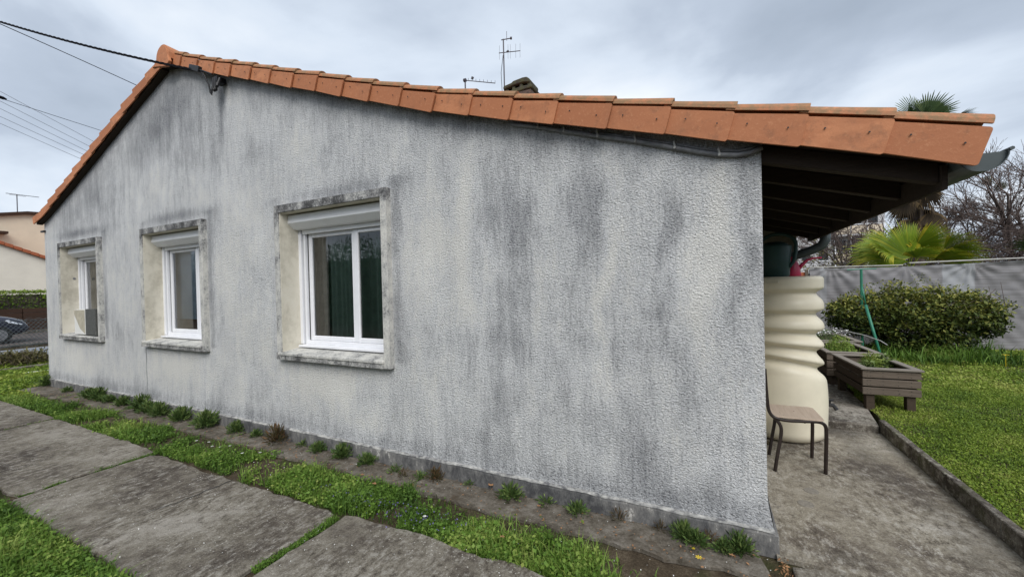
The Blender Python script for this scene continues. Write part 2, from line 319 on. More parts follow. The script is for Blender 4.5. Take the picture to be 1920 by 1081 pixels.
M['orange'] = m_simple('orange_clay', (0.42, 0.12, 0.05), 0.7)

# ---------------- object helpers ----------------
def tag(o, label=None, cat=None, group=None, kind=None):
    if label: o['label'] = label
    if cat: o['category'] = cat
    if group: o['group'] = group
    if kind: o['kind'] = kind
    return o
def wloc(p):
    return np.array(p.get('_w', (0, 0, 0))) if p else np.zeros(3)
WL = {}
def thing(name, loc, label=None, cat=None, group=None, kind=None):
    o = bpy.data.objects.new(name, None); C.objects.link(o); o.location = loc; o.empty_display_size = 0.1
    WL[o.name] = np.array(loc, float); return tag(o, label, cat, group, kind)
def link(name, me, mat, parent, loc=None):
    o = bpy.data.objects.new(name, me); C.objects.link(o)
    if mat and not me.materials: me.materials.append(mat)
    if parent: o.parent = parent; WL[o.name] = WL[parent.name]
    elif loc is not None: o.location = loc; WL[o.name] = np.array(loc, float)
    else: WL[o.name] = np.zeros(3)
    return o
class MB:
    """collects geometry in world coordinates"""
    def __init__(s): s.v = []; s.f = []; s.a = []
    def add(s, V, F, d=0.0):
        k = len(s.v); s.v += [tuple(map(float, p)) for p in V]; s.f += [tuple(i+k for i in f) for f in F]
        s.a += ([d]*len(V) if np.isscalar(d) else list(d)); return s
    def box(s, x0, x1, y0, y1, z0, z1, d=0.0):
        V = [(x, y, z) for z in (z0, z1) for y in (y0, y1) for x in (x0, x1)]
        return s.add(V, [(0, 2, 3, 1), (4, 5, 7, 6), (0, 1, 5, 4), (2, 6, 7, 3), (0, 4, 6, 2), (1, 3, 7, 5)], d)
    def obox(s, c, ax, ay, az, d=0.0):
        c, ax, ay, az = map(np.array, (c, ax, ay, az))
        V = [c+i*ax+j*ay+k*az for k in (-1, 1) for j in (-1, 1) for i in (-1, 1)]
        return s.add(V, [(0, 2, 3, 1), (4, 5, 7, 6), (0, 1, 5, 4), (2, 6, 7, 3), (0, 4, 6, 2), (1, 3, 7, 5)], d)
    def prism(s, poly, axis, a, b, d=0.0):
        """extrude a 2-D polygon along axis ('x': poly=(y,z); 'y': poly=(x,z); 'z': poly=(x,y))"""
        def P(p, t): return {'x': (t, p[0], p[1]), 'y': (p[0], t, p[1]), 'z': (p[0], p[1], t)}[axis]
        n = len(poly); V = [P(p, a) for p in poly]+[P(p, b) for p in poly]
        F = [tuple(range(n)), tuple(range(2*n-1, n-1, -1))]+[(i, i+n, (i+1) % n+n, (i+1) % n) for i in range(n)]
        return s.add(V, F, d)
    def tube(s, pts, r, n=8, cap=True, d=0.0):
        pts = [np.array(p, float) for p in pts]; R = [r]*len(pts) if np.isscalar(r) else r
        V = []; F = []; up = None
        for i, p in enumerate(pts):
            t = pts[min(i+1, len(pts)-1)]-pts[max(i-1, 0)]; t /= np.linalg.norm(t)+1e-9
            if up is None: up = np.array([0, 0, 1.]) if abs(t[2]) < 0.9 else np.array([1., 0, 0])
            a = np.cross(t, up); a /= np.linalg.norm(a)+1e-9; b = np.cross(a, t); up = b
            for j in range(n):
                q = 2*math.pi*j/n; V.append(p+R[i]*(math.cos(q)*a+math.sin(q)*b))
        for i in range(len(pts)-1):
            for j in range(n): F.append((i*n+j, i*n+(j+1) % n, (i+1)*n+(j+1) % n, (i+1)*n+j))
        if cap: F += [tuple(range(n-1, -1, -1)), tuple(range((len(pts)-1)*n, len(pts)*n))]
        return s.add(V, F, d)
    def lathe(s, cx, cy, prof, n=24, d=0.0, fn=None):
        V = []; F = []
        for (r, z) in prof:
            for j in range(n):
                q = 2*math.pi*j/n; V.append((cx+r*math.cos(q), cy+r*math.sin(q), z))
        for i in range(len(prof)-1):
            for j in range(n): F.append((i*n+j, i*n+(j+1) % n, (i+1)*n+(j+1) % n, (i+1)*n+j))
        F += [tuple(range(n-1, -1, -1)), tuple(range((len(prof)-1)*n, len(prof)*n))]
        return s.add(V, F, d)
    def build(s, name, mat, parent=None, smooth=False, bevel=0.0, loc=None, sub=0, recalc=True):
        base = WL[parent.name] if parent else (np.array(loc, float) if loc is not None else np.zeros(3))
        me = bpy.data.meshes.new(name); me.from_pydata([tuple(np.array(p)-base) for p in s.v], [], s.f)
        at = me.attributes.new('dirt', 'FLOAT', 'POINT'); at.data.foreach_set('value', np.array(s.a, dtype=np.float32))
        bm = bmesh.new(); bm.from_mesh(me); recalc and bmesh.ops.recalc_face_normals(bm, faces=bm.faces)
        if bevel: bmesh.ops.bevel(bm, geom=[e for e in bm.edges if len(e.link_faces) == 2 and e.calc_face_angle(0) > 0.6], offset=bevel, segments=1, affect='EDGES')
        bm.to_mesh(me); bm.free()
        if smooth: me.polygons.foreach_set('use_smooth', [True]*len(me.polygons))
        o = link(name, me, mat, parent, loc)
        if sub: md = o.modifiers.new('sub', 'SUBSURF'); md.levels = md.render_levels = sub
        return o
def fast(name, V, F, mat, parent=None, v=None, attr='v', loc=None, smooth=False):
    """numpy mesh; V (n,3) world, F (m,k) all the same k"""
    base = WL[parent.name] if parent else (np.array(loc, float) if loc is not None else np.zeros(3))
    V = (np.asarray(V)-base).astype(np.float32); F = np.asarray(F, dtype=np.int32)
    me = bpy.data.meshes.new(name); me.vertices.add(len(V)); me.vertices.foreach_set('co', V.ravel())
    k = F.shape[1]; me.loops.add(F.size); me.loops.foreach_set('vertex_index', F.ravel())
    me.polygons.add(len(F)); me.polygons.foreach_set('loop_start', np.arange(0, F.size, k, dtype=np.int32)); me.polygons.foreach_set('loop_total', np.full(len(F), k, dtype=np.int32))
    if v is not None:
        at = me.attributes.new(attr, 'FLOAT', 'POINT'); at.data.foreach_set('value', np.asarray(v, dtype=np.float32))
    if smooth: me.polygons.foreach_set('use_smooth', [True]*len(F))
    me.update(); me.validate(); return link(name, me, mat, parent, loc)
def blades(x, y, z, h, w, lean, v):
    """grass blades: 5 vertices, quad split in triangles"""
    n = len(x); th = rng.uniform(0, 2*np.pi, n); ph = th+rng.normal(0, 0.6, n)+np.pi/2
    dx, dy = np.cos(th)*w/2, np.sin(th)*w/2; lx, ly = np.cos(ph)*lean*h, np.sin(ph)*lean*h
    V = np.empty((n, 5, 3))
    V[:, 0] = np.stack([x-dx, y-dy, z], 1); V[:, 1] = np.stack([x+dx, y+dy, z], 1)
    V[:, 2] = np.stack([x-dx*.8+lx*.35, y-dy*.8+ly*.35, z+h*.6], 1); V[:, 3] = np.stack([x+dx*.8+lx*.35, y+dy*.8+ly*.35, z+h*.6], 1)
    V[:, 4] = np.stack([x+lx, y+ly, z+h*(1-.25*lean)], 1)
    F = np.array([[0, 1, 3], [0, 3, 2], [2, 3, 4]]); F = (np.arange(n)[:, None, None]*5+F[None]).reshape(-1, 3)
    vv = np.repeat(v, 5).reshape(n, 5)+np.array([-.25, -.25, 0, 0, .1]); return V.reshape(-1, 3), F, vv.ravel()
def leaves(c, size, v, up=0.3, asp=0.5, axis=None):
    """folded leaf: 4 points, 2 triangles, random orientation; up biases normals upward"""
    n = len(c); d = rng.normal(size=(n, 3)) if axis is None else axis+rng.normal(size=(n, 3))*0.35
    d[:, 2] *= (1-up*.6); d /= np.linalg.norm(d, axis=1)[:, None]
    nn = rng.normal(size=(n, 3)); nn[:, 2] += up*4; s = np.cross(d, nn); s /= np.linalg.norm(s, axis=1)[:, None]+1e-9
    up_ = np.cross(s, d); L = (size if not np.isscalar(size) else np.full(n, size))[:, None]
    V = np.empty((n, 4, 3)); V[:, 0] = c; V[:, 1] = c+d*L*.5+s*L*asp*.5+up_*L*.08; V[:, 2] = c+d*L; V[:, 3] = c+d*L*.5-s*L*asp*.5+up_*L*.08
    F = (np.arange(n)[:, None, None]*4+np.array([[0, 1, 2], [0, 2, 3]])[None]).reshape(-1, 3)
    return V.reshape(-1, 3), F, np.repeat(v, 4)
def cat(parts):
    V = []; F = []; A = []; k = 0
    for v, f, a in parts: V.append(v); F.append(f+k); A.append(a); k += len(v)
    return np.concatenate(V), np.concatenate(F), np.concatenate(A)
def vnoise(x, y, s, seed=0):
    """cheap smooth value noise, 0..1"""
    r = np.random.default_rng(seed); a = 0; 
    for k in range(4):
        p = r.uniform(0, 6.28, 4); f = s*(1.7**k); th = r.uniform(0, 3.14)
        a = a+np.sin((x*np.cos(th)+y*np.sin(th))*f+p[0]+1.3*np.sin((y*np.cos(th)-x*np.sin(th))*f*.8+p[1]))/(1.5**k)
    return np.clip(0.5+a/4.2, 0, 1)
def copy_tree(o, parent=None):
    c = o.copy(); C.objects.link(c)
    if parent: c.parent = parent
    for ch in list(o.children): copy_tree(ch, c)
    return c

# =============== GROUND ===============
gm = MB(); gm.add([(-400, -400, -0.035), (400, -400, -0.035), (400, 400, -0.035), (-400, 400, -0.035)], [(0, 1, 2, 3)])
tag(gm.build('ground', M['soil']), 'bare soil ground between the paving and lawns', kind='structure')

def slab_mesh(x0, x1, y0, y1, z0, z1, jag=0.012, seed=0, chips=()):
    r = np.random.default_rng(seed); P = []
    def edge(a, b):
        n = max(2, int(np.hypot(b[0]-a[0], b[1]-a[1])/0.06)); nx, ny = -(b[1]-a[1]), b[0]-a[0]; l = np.hypot(nx, ny); q = 0
        for i in range(n):
            t = i/n; q = q*0.7+r.normal(0, jag*0.5); P.append((a[0]+(b[0]-a[0])*t+nx/l*q, a[1]+(b[1]-a[1])*t+ny/l*q))
    c = 0.03
    edge((x0+c, y0), (x1-c, y0)); edge((x1, y0+c), (x1, y1-c)); edge((x1-c, y1), (x0+c, y1)); edge((x0, y1-c), (x0, y0+c))
    m = MB(); n = len(P); cx, cy = (x0+x1)/2, (y0+y1)/2
    inn = [(p[0]+(cx-p[0])*0.012, p[1]+(cy-p[1])*0.012) for p in P]
    m.add([(p[0], p[1], z0) for p in P]+[(p[0], p[1], z1-0.008) for p in P]+[(p[0], p[1], z1) for p in inn],
          [(i, (i+1) % n, n+(i+1) % n, n+i) for i in range(n)]+[(n+i, n+(i+1) % n, 2*n+(i+1) % n, 2*n+i) for i in range(n)]+[tuple(range(2*n, 3*n))])
    return m
way = thing('path', (-5, -1.2, 0), 'row of big weathered concrete slabs running past the grey house wall', kind='structure')
xs = [(-13.25, -10.66), (-10.62, -8.02), (-7.97, -5.345), (-5.305, -2.70), (-2.64, 0.02)]
for i, (a, b) in enumerate(xs):
    slab_mesh(a, b, -1.72+(0.03 if i == 2 else 0), -0.75-(0.05 if i in (3,) else 0), -0.03, 0.0+(0.006 if i in (0, 1) else 0), 0.016 if i > 1 else .008, i).build('slab', M['slab'], way)
m = MB(); V = []; F = []; rr_ = np.random.default_rng(5); xx0 = -3.93
for i in range(22):
    t = i/21.; xx0 += rr_.normal(0, .009); w_ = .0035*(1 if t < .75 else (1-t)*4)+.0008; V += [(xx0-.05*t-w_, -.79-.62*t, .0042), (xx0-.05*t+w_, -.79-.62*t, .0042)]
for i in range(21): F.append((2*i, 2*i+1, 2*i+3, 2*i+2))
m.add(V, F); m.build('crack', M['seal'], way)
# patio fronts
for i, (a, b, y0, y1) in enumerate([(0.10, 1.9, -1.72, -0.075)]):
    slab_mesh(a, b, y0, y1, -0.03, -0.004, 0.006, 40).build('slab', M['slab'], way)
ap = thing('apron', (-5, -0.15, 0), 'narrow dirty concrete strip along the foot of the gable wall', kind='structure')
ax = [-11.1, -9.6, -7.6, -5.05, -2.5, -0.02]
for i in range(5):
    slab_mesh(ax[i]+.012, ax[i+1]-.012, -0.31 if i else -0.36, -0.03, -0.03, -0.006 if i else -0.01, 0.02, 60+i).build('slab', M['apron'], ap)
pt = MB(); gx = np.linspace(0.035, 1.262, 42); gy = np.linspace(-0.055, 2.50, 86); V = []; A_ = []; F = []
for i, a in enumerate(gx):
    for j, b in enumerate(gy):
        V.append((a, b, 0.0)); q = -.06+.46*math.exp(-((a-1.0-.1*math.sin(b*2.3))/.17)**2)+.50*math.exp(-((a-.38)/.15)**2-((b-.08)/.10)**2)+.28*math.exp(-((a-.72)/.16)**2-((b-1.35)/.3)**2)+.35*math.exp(-((b-2.45)/.12)**2)
        q += .22*math.exp(-((a-.15)/.08)**2-((b-.5)/.1)**2)-.25*math.exp(-((a-.5)/.16)**2-((b-.55)/.2)**2)-.3*math.exp(-((a-.75)/.12)**2-((b-2.05)/.2)**2)+.3*math.exp(-((a-.40)/.3)**2-((b-1.80)/.16)**2); A_.append(q)
for i in range(41):
    for j in range(85): F.append((i*86+j, (i+1)*86+j, (i+1)*86+j+1, i*86+j+1))
pt.add(V, F, A_); pt.add([(0.035, -.055, -.03), (1.262, -.055, -.03), (1.262, -.055, 0), (0.035, -.055, 0)], [(0, 1, 2, 3)])
tag(pt.build('patio', M['slab_warm'], recalc=False), 'stained concrete patio under the eave beside the house corner', kind='structure')
pm = MB(); pm.prism([(0.0, 2.505), (1.25, 2.505), (1.36, 3.3), (1.42, 5.0), (1.45, 8.5), (0.0, 8.5)], 'z', -0.03, 0.078)
tag(pm.build('path', M['path'], bevel=0.01), 'raised dark concrete path beside the planters behind the tank', kind='structure')
kb = thing('kerb', (1.3, 1, 0), 'dark concrete kerb edging between patio and lawn', kind='structure')
for i in range(7):
    y0 = -1.9+i*0.64; m = MB(); dz = rng.normal(0, .002); m.box(1.264, 1.318, y0+.003, min(y0+0.637, 2.62), -0.03, 0.122+dz); m.build('kerb_stone', M['kerb'], kb, bevel=0.006)
# lawns (raised earth under the blades)
lm = MB(); lm.prism([(1.319, -6), (12, -6), (12, 8.72), (1.47, 8.72), (1.46, 5.0), (1.39, 3.3), (1.319, 2.63)], 'z', -0.03, 0.072)
tag(lm.build('lawn', M['soil']), 'raised lawn bed right of the patio kerb', kind='structure')

# grass helper regions
def grass_obj(name, label, x, y, z, h0, h1, w, mat, vbase, leaf=0.35, lean=0.5, leafsize=0.016):
    n = len(x); h = rng.uniform(h0, h1, n)*(0.45+1.1*vnoise(x, y, 5, 3))*np.where(rng.uniform(size=n) < .05, 1.9, 1); tone = vnoise(x, y, 2.3, 5)*.6+vnoise(x, y, 9, 15)*.4
    v = np.clip(vbase+0.95*(tone-.5)+rng.normal(0, 0.17, n), 0, 1)
    k = int(n*(1-leaf)); P = [blades(x[:k], y[:k], z[:k] if not np.isscalar(z) else np.full(k, z), h[:k], np.full(k, w), rng.uniform(0.1, lean*2, k), v[:k])]
    zz = z if np.isscalar(z) else z[k:]
    c = np.stack([x[k:], y[k:], zz+h[k:]*rng.uniform(.3, .95, n-k)], 1)
    P.append(leaves(c, rng.uniform(.6, 1.5, n-k)*leafsize, np.clip(v[k:]+.05, 0, 1), up=0.6, asp=0.75))
    V, F, A = cat(P); return tag(fast(name, V, F, mat, v=A), label, name.replace('_', ' '), kind='stuff')
def scatter(n, x0, x1, y0, y1, keep):
    x = rng.uniform(x0, x1, n); y = rng.uniform(y0, y1, n); k = rng.uniform(size=n) < keep(x, y); return x[k], y[k]
# 1 strip between apron and slabs
def k1(x, y):
    lo = -0.755-0.05*(vnoise(x, x*0, 9, 1)-.3); hi = -0.30+0.13*(vnoise(x, x*0+4, 5, 2)-.55)-np.clip((x+1.6)*0.18, 0, .25)-np.where(x < -9, 0.08, 0)
    e = np.clip((y-lo)/0.03, 0, 1)*np.clip((hi-y)/0.05, 0, 1)
    thin = np.where(x > -0.75, 0.12, 1)*np.clip((vnoise(x, y, 6, 9)-.34)*3.5, .08, 1)
    return e*thin
x, y = scatter(90000, -11.5, -0.1, -0.84, -0.12, k1)
x2, y2 = scatter(40000, -3.6, -0.2, -0.84, -0.12, k1)
x = np.concatenate([x, x2]); y = np.concatenate([y, y2]); 
p_ = rng.permutation(len(x)); x, y = x[p_], y[p_]
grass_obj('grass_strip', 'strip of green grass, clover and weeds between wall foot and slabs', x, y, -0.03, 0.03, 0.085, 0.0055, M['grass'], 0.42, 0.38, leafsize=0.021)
# 2 near left patch
def k2(x, y):
    e = -1.735+0.035*(vnoise(x, x*0, 7, 4)-.5); far = np.clip((y+4.5)/2, 0.15, 1); return np.clip((e-y)/0.03, 0, 1)*np.where(y > -2.6, 1, 0.3)
x, y = scatter(170000, -7.5, -2.3, -3.2, -1.7, k2)
grass_obj('grass_patch', 'dense green grass patch on the near side of the slabs', x, y, -0.03, 0.035, 0.085, 0.0055, M['grass'], 0.36, 0.42, leafsize=0.02)
# 3 joints
jx = []; jy = []
for xx, w_j, n in ((-5.325, .03, 1500), (-2.67, .045, 4200), (-8.0, .03, 700), (-10.64, .03, 600), (-5.36, .05, 700)):
    t = rng.uniform(-1.72, -0.75, n); k = vnoise(t, t*0+xx, 9, 3) > 0.33; jx.append(xx+rng.normal(0, w_j*.42, n)[k]); jy.append(t[k])
for n in range(5):
    t = rng.uniform(-.3, -.05, 120); jx.append(np.full(120, ax[n])+rng.normal(0, .015, 120)); jy.append(t)
x = np.concatenate(jx); y = np.concatenate(jy)
grass_obj('joint_moss', 'low green moss and weeds filling the joints between slabs', x, y, -0.02, 0.012, 0.035, 0.004, M['grass'], 0.42, 0.6, leafsize=0.01)
# 4 front lawn far left
def k4(x, y): return np.where((y > -0.75) | (x < -13.3), 1, 0)*np.where((x > -11.2) & (y > -0.4), 0, 1)*np.where((x > -15.4), 1, 0)
x, y = scatter(90000, -15.4, -10.2, -2.5, 3.5, k4)
grass_obj('front_lawn', 'yellowish green front lawn beyond the far house corner', x, y, -0.03, 0.05, 0.09, 0.012, M['lawn'], 0.45, 0.4, leafsize=0.04)
# 5 right lawn
def k5(x, y): return np.clip((vnoise(x, y, 3.2, 31)-.18)*5, .62, 1)*np.where(x > 1.325+np.clip((y-2.6)*0.06, 0, .15)+0.03*np.sin(y*9)*np.sin(y*3.1), 1, 0)*np.where((y > 7.0) & (x < 2.2), 0.4, 1)
x, y = scatter(235000, 1.3, 4.2, 0.2, 5.0, k5); xb, yb = scatter(110000, 1.3, 8.0, 4.6, 8.6, k5)
p_ = rng.permutation(len(x))
grass_obj('lawn_grass', 'short bright green lawn grass and clover beside the patio', x[p_], y[p_], 0.07, 0.016, 0.036, 0.005, M['lawn'], 0.47, 0.6, leafsize=0.014)
grass_obj('lawn_grass', 'bright lawn grass farther back in front of the cloth fence', xb, yb, 0.07, 0.02, 0.045, 0.009, M['lawn'], 0.52, 0.55, leafsize=0.026)
x, y = scatter(12000, 1.9, 4.4, 6.0, 8.0, lambda x, y: vnoise(x, y, 4, 8)*np.clip(1.6-((x-3.3)/1.3)**2-((y-7.3)/.75)**2, 0, 1))
grass_obj('tall_grass', 'tall dark uncut grass under the big leafy bush', x, y, 0.07, 0.12, 0.3, 0.014, M['grass'], 0.3, 0.1, lean=0.6)

# =============== HOUSE ===============
house = thing('house', (-5.5, 5, 0), 'single-storey gabled house with dirty grey rough-cast wall and orange tile edge', 'house')
TR = [(-6.3, 4.48), (-6.13, 4.41), (-5.76, 4.27), (-5.41, 4.14), (-5.09, 4.03), (-4.73, 3.90), (-4.40, 3.78), (-4.04, 3.65), (-3.69, 3.53), (-3.34, 3.40), (-3.0, 3.28), (-2.65, 3.16), (-2.30, 3.04), (-1.95, 2.935), (-1.60, 2.83), (-1.25, 2.73), (-0.88, 2.62), (-0.52, 2.52), (-0.18, 2.42), (0.17, 2.325), (0.515, 2.222), (0.855, 2.113)]
TL = [(-6.61, 4.52), (-6.94, 4.40), (-7.29, 4.28), (-7.65, 4.15), (-8.0, 4.02), (-8.35, 3.89), (-8.7, 3.76), (-9.03, 3.64), (-9.38, 3.515), (-9.72, 3.385), (-10.08, 3.26), (-10.44, 3.135), (-10.79, 3.01), (-11.16, 2.91)]
poly = sorted(TL+TR); PX = np.array([p[0] for p in poly]); PZ = np.array([p[1] for p in poly])
def rz(x): return np.interp(x, PX, PZ)
WIN = [-10.345, -7.43, -4.455]            # outer left edge of each surround
WW, WB, WT = 1.59, 0.87, 2.505
# front wall: fine grid with real openings
xg = np.unique(np.concatenate([np.arange(-11.09, 0.001, 0.03), [0.0]]+[[a+.06, a+WW-.06] for a in WIN])); nz = 130
tz = np.linspace(0, 1, nz)
xg = xg[np.concatenate([[True], np.diff(xg) > 0.004])]
for a_ in WIN:
    for q_ in (a_+.06, a_+WW-.06): xg[np.argmin(abs(xg-q_))] = q_
top = rz(xg)+0.03
X = np.repeat(xg[:, None], nz, 1); Z = 0.10+tz[None]*(top[:, None]-0.10)
for zz in (WB+.03, WT-.04):             # snap rows to the opening edges near the windows
    pass
zl = np.arange(0.10, 4.6, 0.032)
for q_ in (WB+.03, WT-.04): zl[np.argmin(abs(zl-q_))] = q_
X = np.repeat(xg[:, None], len(zl), 1); Z = np.minimum(zl[None], top[:, None])
DS = [(-6.47,4.03,0.52,0.30,0.50),(-7.11,3.80,0.41,0.50,0.55),(-7.65,3.75,0.35,0.38,0.30),(-6.24,3.50,0.38,0.40,0.35),(-5.51,3.82,0.07,0.44,0.65),(-5.63,3.26,0.11,0.39,0.35),(-9.11,3.16,0.59,0.51,0.45),(-9.98,2.81,0.44,0.36,0.35),(-8.27,3.22,0.28,0.72,0.30),(-4.79,3.72,0.38,0.24,0.25),(-4.25,3.37,0.21,0.33,0.25),(-3.62,3.04,0.21,0.31,0.30),(-3.12,3.05,0.20,0.25,0.20),(-4.91,3.09,0.29,0.35,0.10),(-6.55,2.61,0.80,0.07,0.60),(-9.56,2.63,0.83,0.07,0.60),(-3.60,2.56,0.83,0.07,0.45),(-1.78,2.2,0.08,0.25,0.32),(-1.62,2.03,0.11,0.45,0.40),(-1.09,2.20,0.15,0.18,0.35),(-1.14,2.0,0.11,0.28,0.30),(-1.0,2.25,0.08,0.14,0.2),(-1.14,1.72,0.16,0.31,0.25),(-1.71,1.30,0.16,0.36,0.32),(-1.82,0.62,0.2,0.28,0.30),(-0.56,1.97,0.06,0.32,0.40),(-0.51,1.49,0.07,0.31,0.30),(-0.09,1.93,0.05,0.42,0.45),(-0.10,1.29,0.04,0.45,0.25),(-2.06,1.15,0.46,0.14,0.30),(-2.28,2.44,0.07,0.31,0.20),(-2.68,2.59,0.08,0.28,0.25),(-3.27,0.59,0.21,0.15,0.35),(-3.88,0.42,0.16,0.22,0.10),(-1.98,0.32,0.46,0.14,0.35),(-0.69,0.38,0.11,0.21,0.50),(-0.90,0.68,0.22,0.26,0.25),(-1.28,0.94,0.25,0.23,0.25),(-0.31,0.35,0.18,0.21,0.12),(-0.39,0.94,0.12,0.27,0.20),(-0.10,0.45,0.06,0.20,-0.10),(-2.16,2.87,0.32,0.18,0.15),(-1.41,2.64,0.21,0.14,0.25),(-0.75,2.42,0.21,0.11,0.15),(-2.03,1.97,0.07,0.65,-0.35),(-2.41,2.00,0.10,0.55,-0.30),(-1.48,1.33,0.07,0.48,-0.15),(-0.90,1.42,0.05,0.74,-0.45),(-0.27,1.75,0.06,0.56,-0.50),(-1.23,1.26,0.04,0.31,-0.15),(-0.40,1.86,0.03,0.34,-0.20),(-4.09,3.23,0.11,0.33,-0.25),(-2.65,1.78,0.12,0.47,-0.10),(-3.71,0.65,0.47,0.16,-0.60),(-6.67,0.60,0.61,0.18,-0.50),(-9.63,0.48,0.63,0.27,-0.45),(-5.16,2.20,0.52,0.37,-0.15),(-5.53,1.26,0.45,0.52,-0.10),(-7.99,1.06,0.24,0.63,-0.15),(-8.76,0.20,0.56,0.12,0.20),(-8.17,0.90,0.43,0.48,0.15)]
D = np.full(X.shape, 0.235)
wob = 0.22*(vnoise(X*1.0, Z*0.8, 3.5, 21)-.5)
for (a, b, sx, sz, am) in DS: D += am*.72*np.exp(-((X+wob-a)/sx)**2-((Z-b)/sz)**2)
D += 0.30*np.exp(-((Z-0.16)/0.11)**2)+0.24*np.exp(-((top[:, None]-Z)/0.15)**2)
D += 0.18*(np.exp(-((X+7.46)/0.012)**2)*(Z < 0.87))         # hairline crack below the middle window
for a in WIN: D += 0.32*np.exp(-((X-(a+WW+.06))/.07)**2)*((Z > .9) & (Z < 2.6))+0.2*np.exp(-((X-(a-.03))/.05)**2)*((Z > .9) & (Z < 2.6))
n_z = len(zl); xs3 = X+np.where((X > -0.4) & (Z < 0.33), 0.035*np.clip((0.33-Z)/0.23, 0, 1)**1.5*np.clip((X+.4)/.4, 0, 1), 0)
V = np.stack([xs3, np.where(Z < 0.33, -0.012*np.clip((0.33-Z)/0.23, 0, 1)**2, 0), Z], -1).reshape(-1, 3)
F = []
for i in range(len(xg)-1):
    cx = (xg[i]+xg[i+1])/2; inw = any(a+.06 < cx < a+WW-.06 for a in WIN)
    for j in range(n_z-1):
        if zl[j] >= max(top[i], top[i+1]): break
        if inw and WB+.03 <= zl[j]+1e-6 and zl[j+1] <= WT-.04+1e-6: continue
        F.append((i*n_z+j, (i+1)*n_z+j, (i+1)*n_z+j+1, i*n_z+j+1))
fast('wall', V, F, M['plaster'], house, v=D.ravel(), attr='dirt', smooth=True)
# other walls of the house
wm = MB()
wm.add([(0.035, 0.0, 0.10), (0.0, 0.0, 0.33), (0.0, 0.0, 2.40), (0.0, 3.0, 2.40), (0.0, 3.0, 0.33), (0.035, 3.0, 0.10), (0.035, 0, -.03), (0.035, 3, -.03)], [(0, 1, 4, 5), (1, 2, 3, 4), (6, 0, 5, 7)], 0.35)
wm.build('wall', M['reveal'], house)
wm = MB(); wm.box(0.0, 0.665, 3.0, 10.0, -0.03, 2.245); wm.build('wall', M['shaded_wall'], house)
wm = MB(); wm.prism([(-11.09, -.03), (0, -.03), (0, 2.35), (-6.4, 4.45), (-11.09, 2.85)], 'y', 9.8, 10.0); wm.build('wall', M['pale_wall'], house)
wm = MB(); wm.box(-11.09, -10.85, 0.06, 9.8, -0.03, 2.85); wm.build('wall', M['plaster'], house)
# inner skin behind the front wall, with openings, so the rooms are enclosed
wm = MB(); prev = -11.0
for a in WIN+[None]:
    e_ = a+.03 if a is not None else -0.05
    wm.box(prev, e_, 0.04, 0.06, 0, 2.45)
    if a is not None: wm.box(a+.03, a+WW-.03, 0.04, 0.06, 0, WB-.02); prev = a+WW-.03
wm.box(-11.0, -0.05, 0.04, 2.6, 2.62, 2.64); wm.box(-11.0, -0.05, 0.04, 2.6, -0.01, 0.01); wm.box(-11.0, -0.05, 2.58, 2.6, 0, 2.62); wm.box(-7.9, -7.88, 0.06, 2.6, 0, 2.62); wm.box(-5.1, -5.08, 0.06, 2.6, 0, 2.62); wm.box(-0.06, -0.04, 0.06, 2.6, 0, 2.62)
wm.build('room', M['room'], house)
for nm_pts in [[(-7.46, .86), (-7.455, .70), (-7.475, .55), (-7.46, .42), (-7.468, .30), (-7.45, .16)]]:
    m = MB(); m.tube([(p[0]+rng.normal(0, .004), -.0005, p[1]+rng.normal(0, .004)) for q0, q1 in zip(nm_pts[:-1], nm_pts[1:]) for p in [(q0[0]+(q1[0]-q0[0])*t, q0[1]+(q1[1]-q0[1])*t) for t in (0, .33, .66)]], .0022, 4); m.build('hairline_crack', M['surround'] if nm_pts[0][0] > -3 else M['seal'], house)
# plinth with chipped ledge
pl = MB(); n = 160; xx = np.linspace(-11.12, 0.03, n); V = []; F = []
r2 = np.random.default_rng(3)
jit = np.convolve(r2.normal(0, 0.004, n+8), np.ones(3)/3, 'same')[:n]
for i, a in enumerate(xx):
    zt = 0.118+jit[i]
    V += [(a, -0.034, -0.03), (a, -0.034+jit[i]*.3, zt-0.02), (a, -0.03, zt-.006), (a, -0.008, zt+.006)]
for i in range(n-1):
    for k in range(3): F.append((i*4+k, i*4+k+4, i*4+k+5, i*4+k+1))
pl.add(V, F); pl.add([(0.03, -.034, -.03), (0.052, -.034, -.03), (0.05, -.034, .10), (0.03, -.034, .10), (0.052, 3, -.03), (0.05, 3, .10), (0.03, -.005, .112), (0.045, 3, .112)], [(0, 1, 2, 3), (1, 4, 5, 2), (3, 2, 6), (2, 5, 7, 6)])
pl.build('plinth', M['plinth'], house)
lg = MB(); V = []; F = []
for i, a in enumerate(xx):
    zt = 0.121+jit[i]; k = max(0, 0.5+0.5*math.sin(a*7+math.sin(a*17)*2))*0.012+0.004
    V += [(a, -0.036-jit[i]*.4, zt-k*.6), (a, -0.033, zt+.001), (a, -0.010, zt+.006)]
for i in range(n-1):
    for k in range(2): F.append((i*3+k, i*3+k+3, i*3+k+4, i*3+k+1))
lg.add(V, F); lg.build('plinth_ledge', M['ledge'], house)

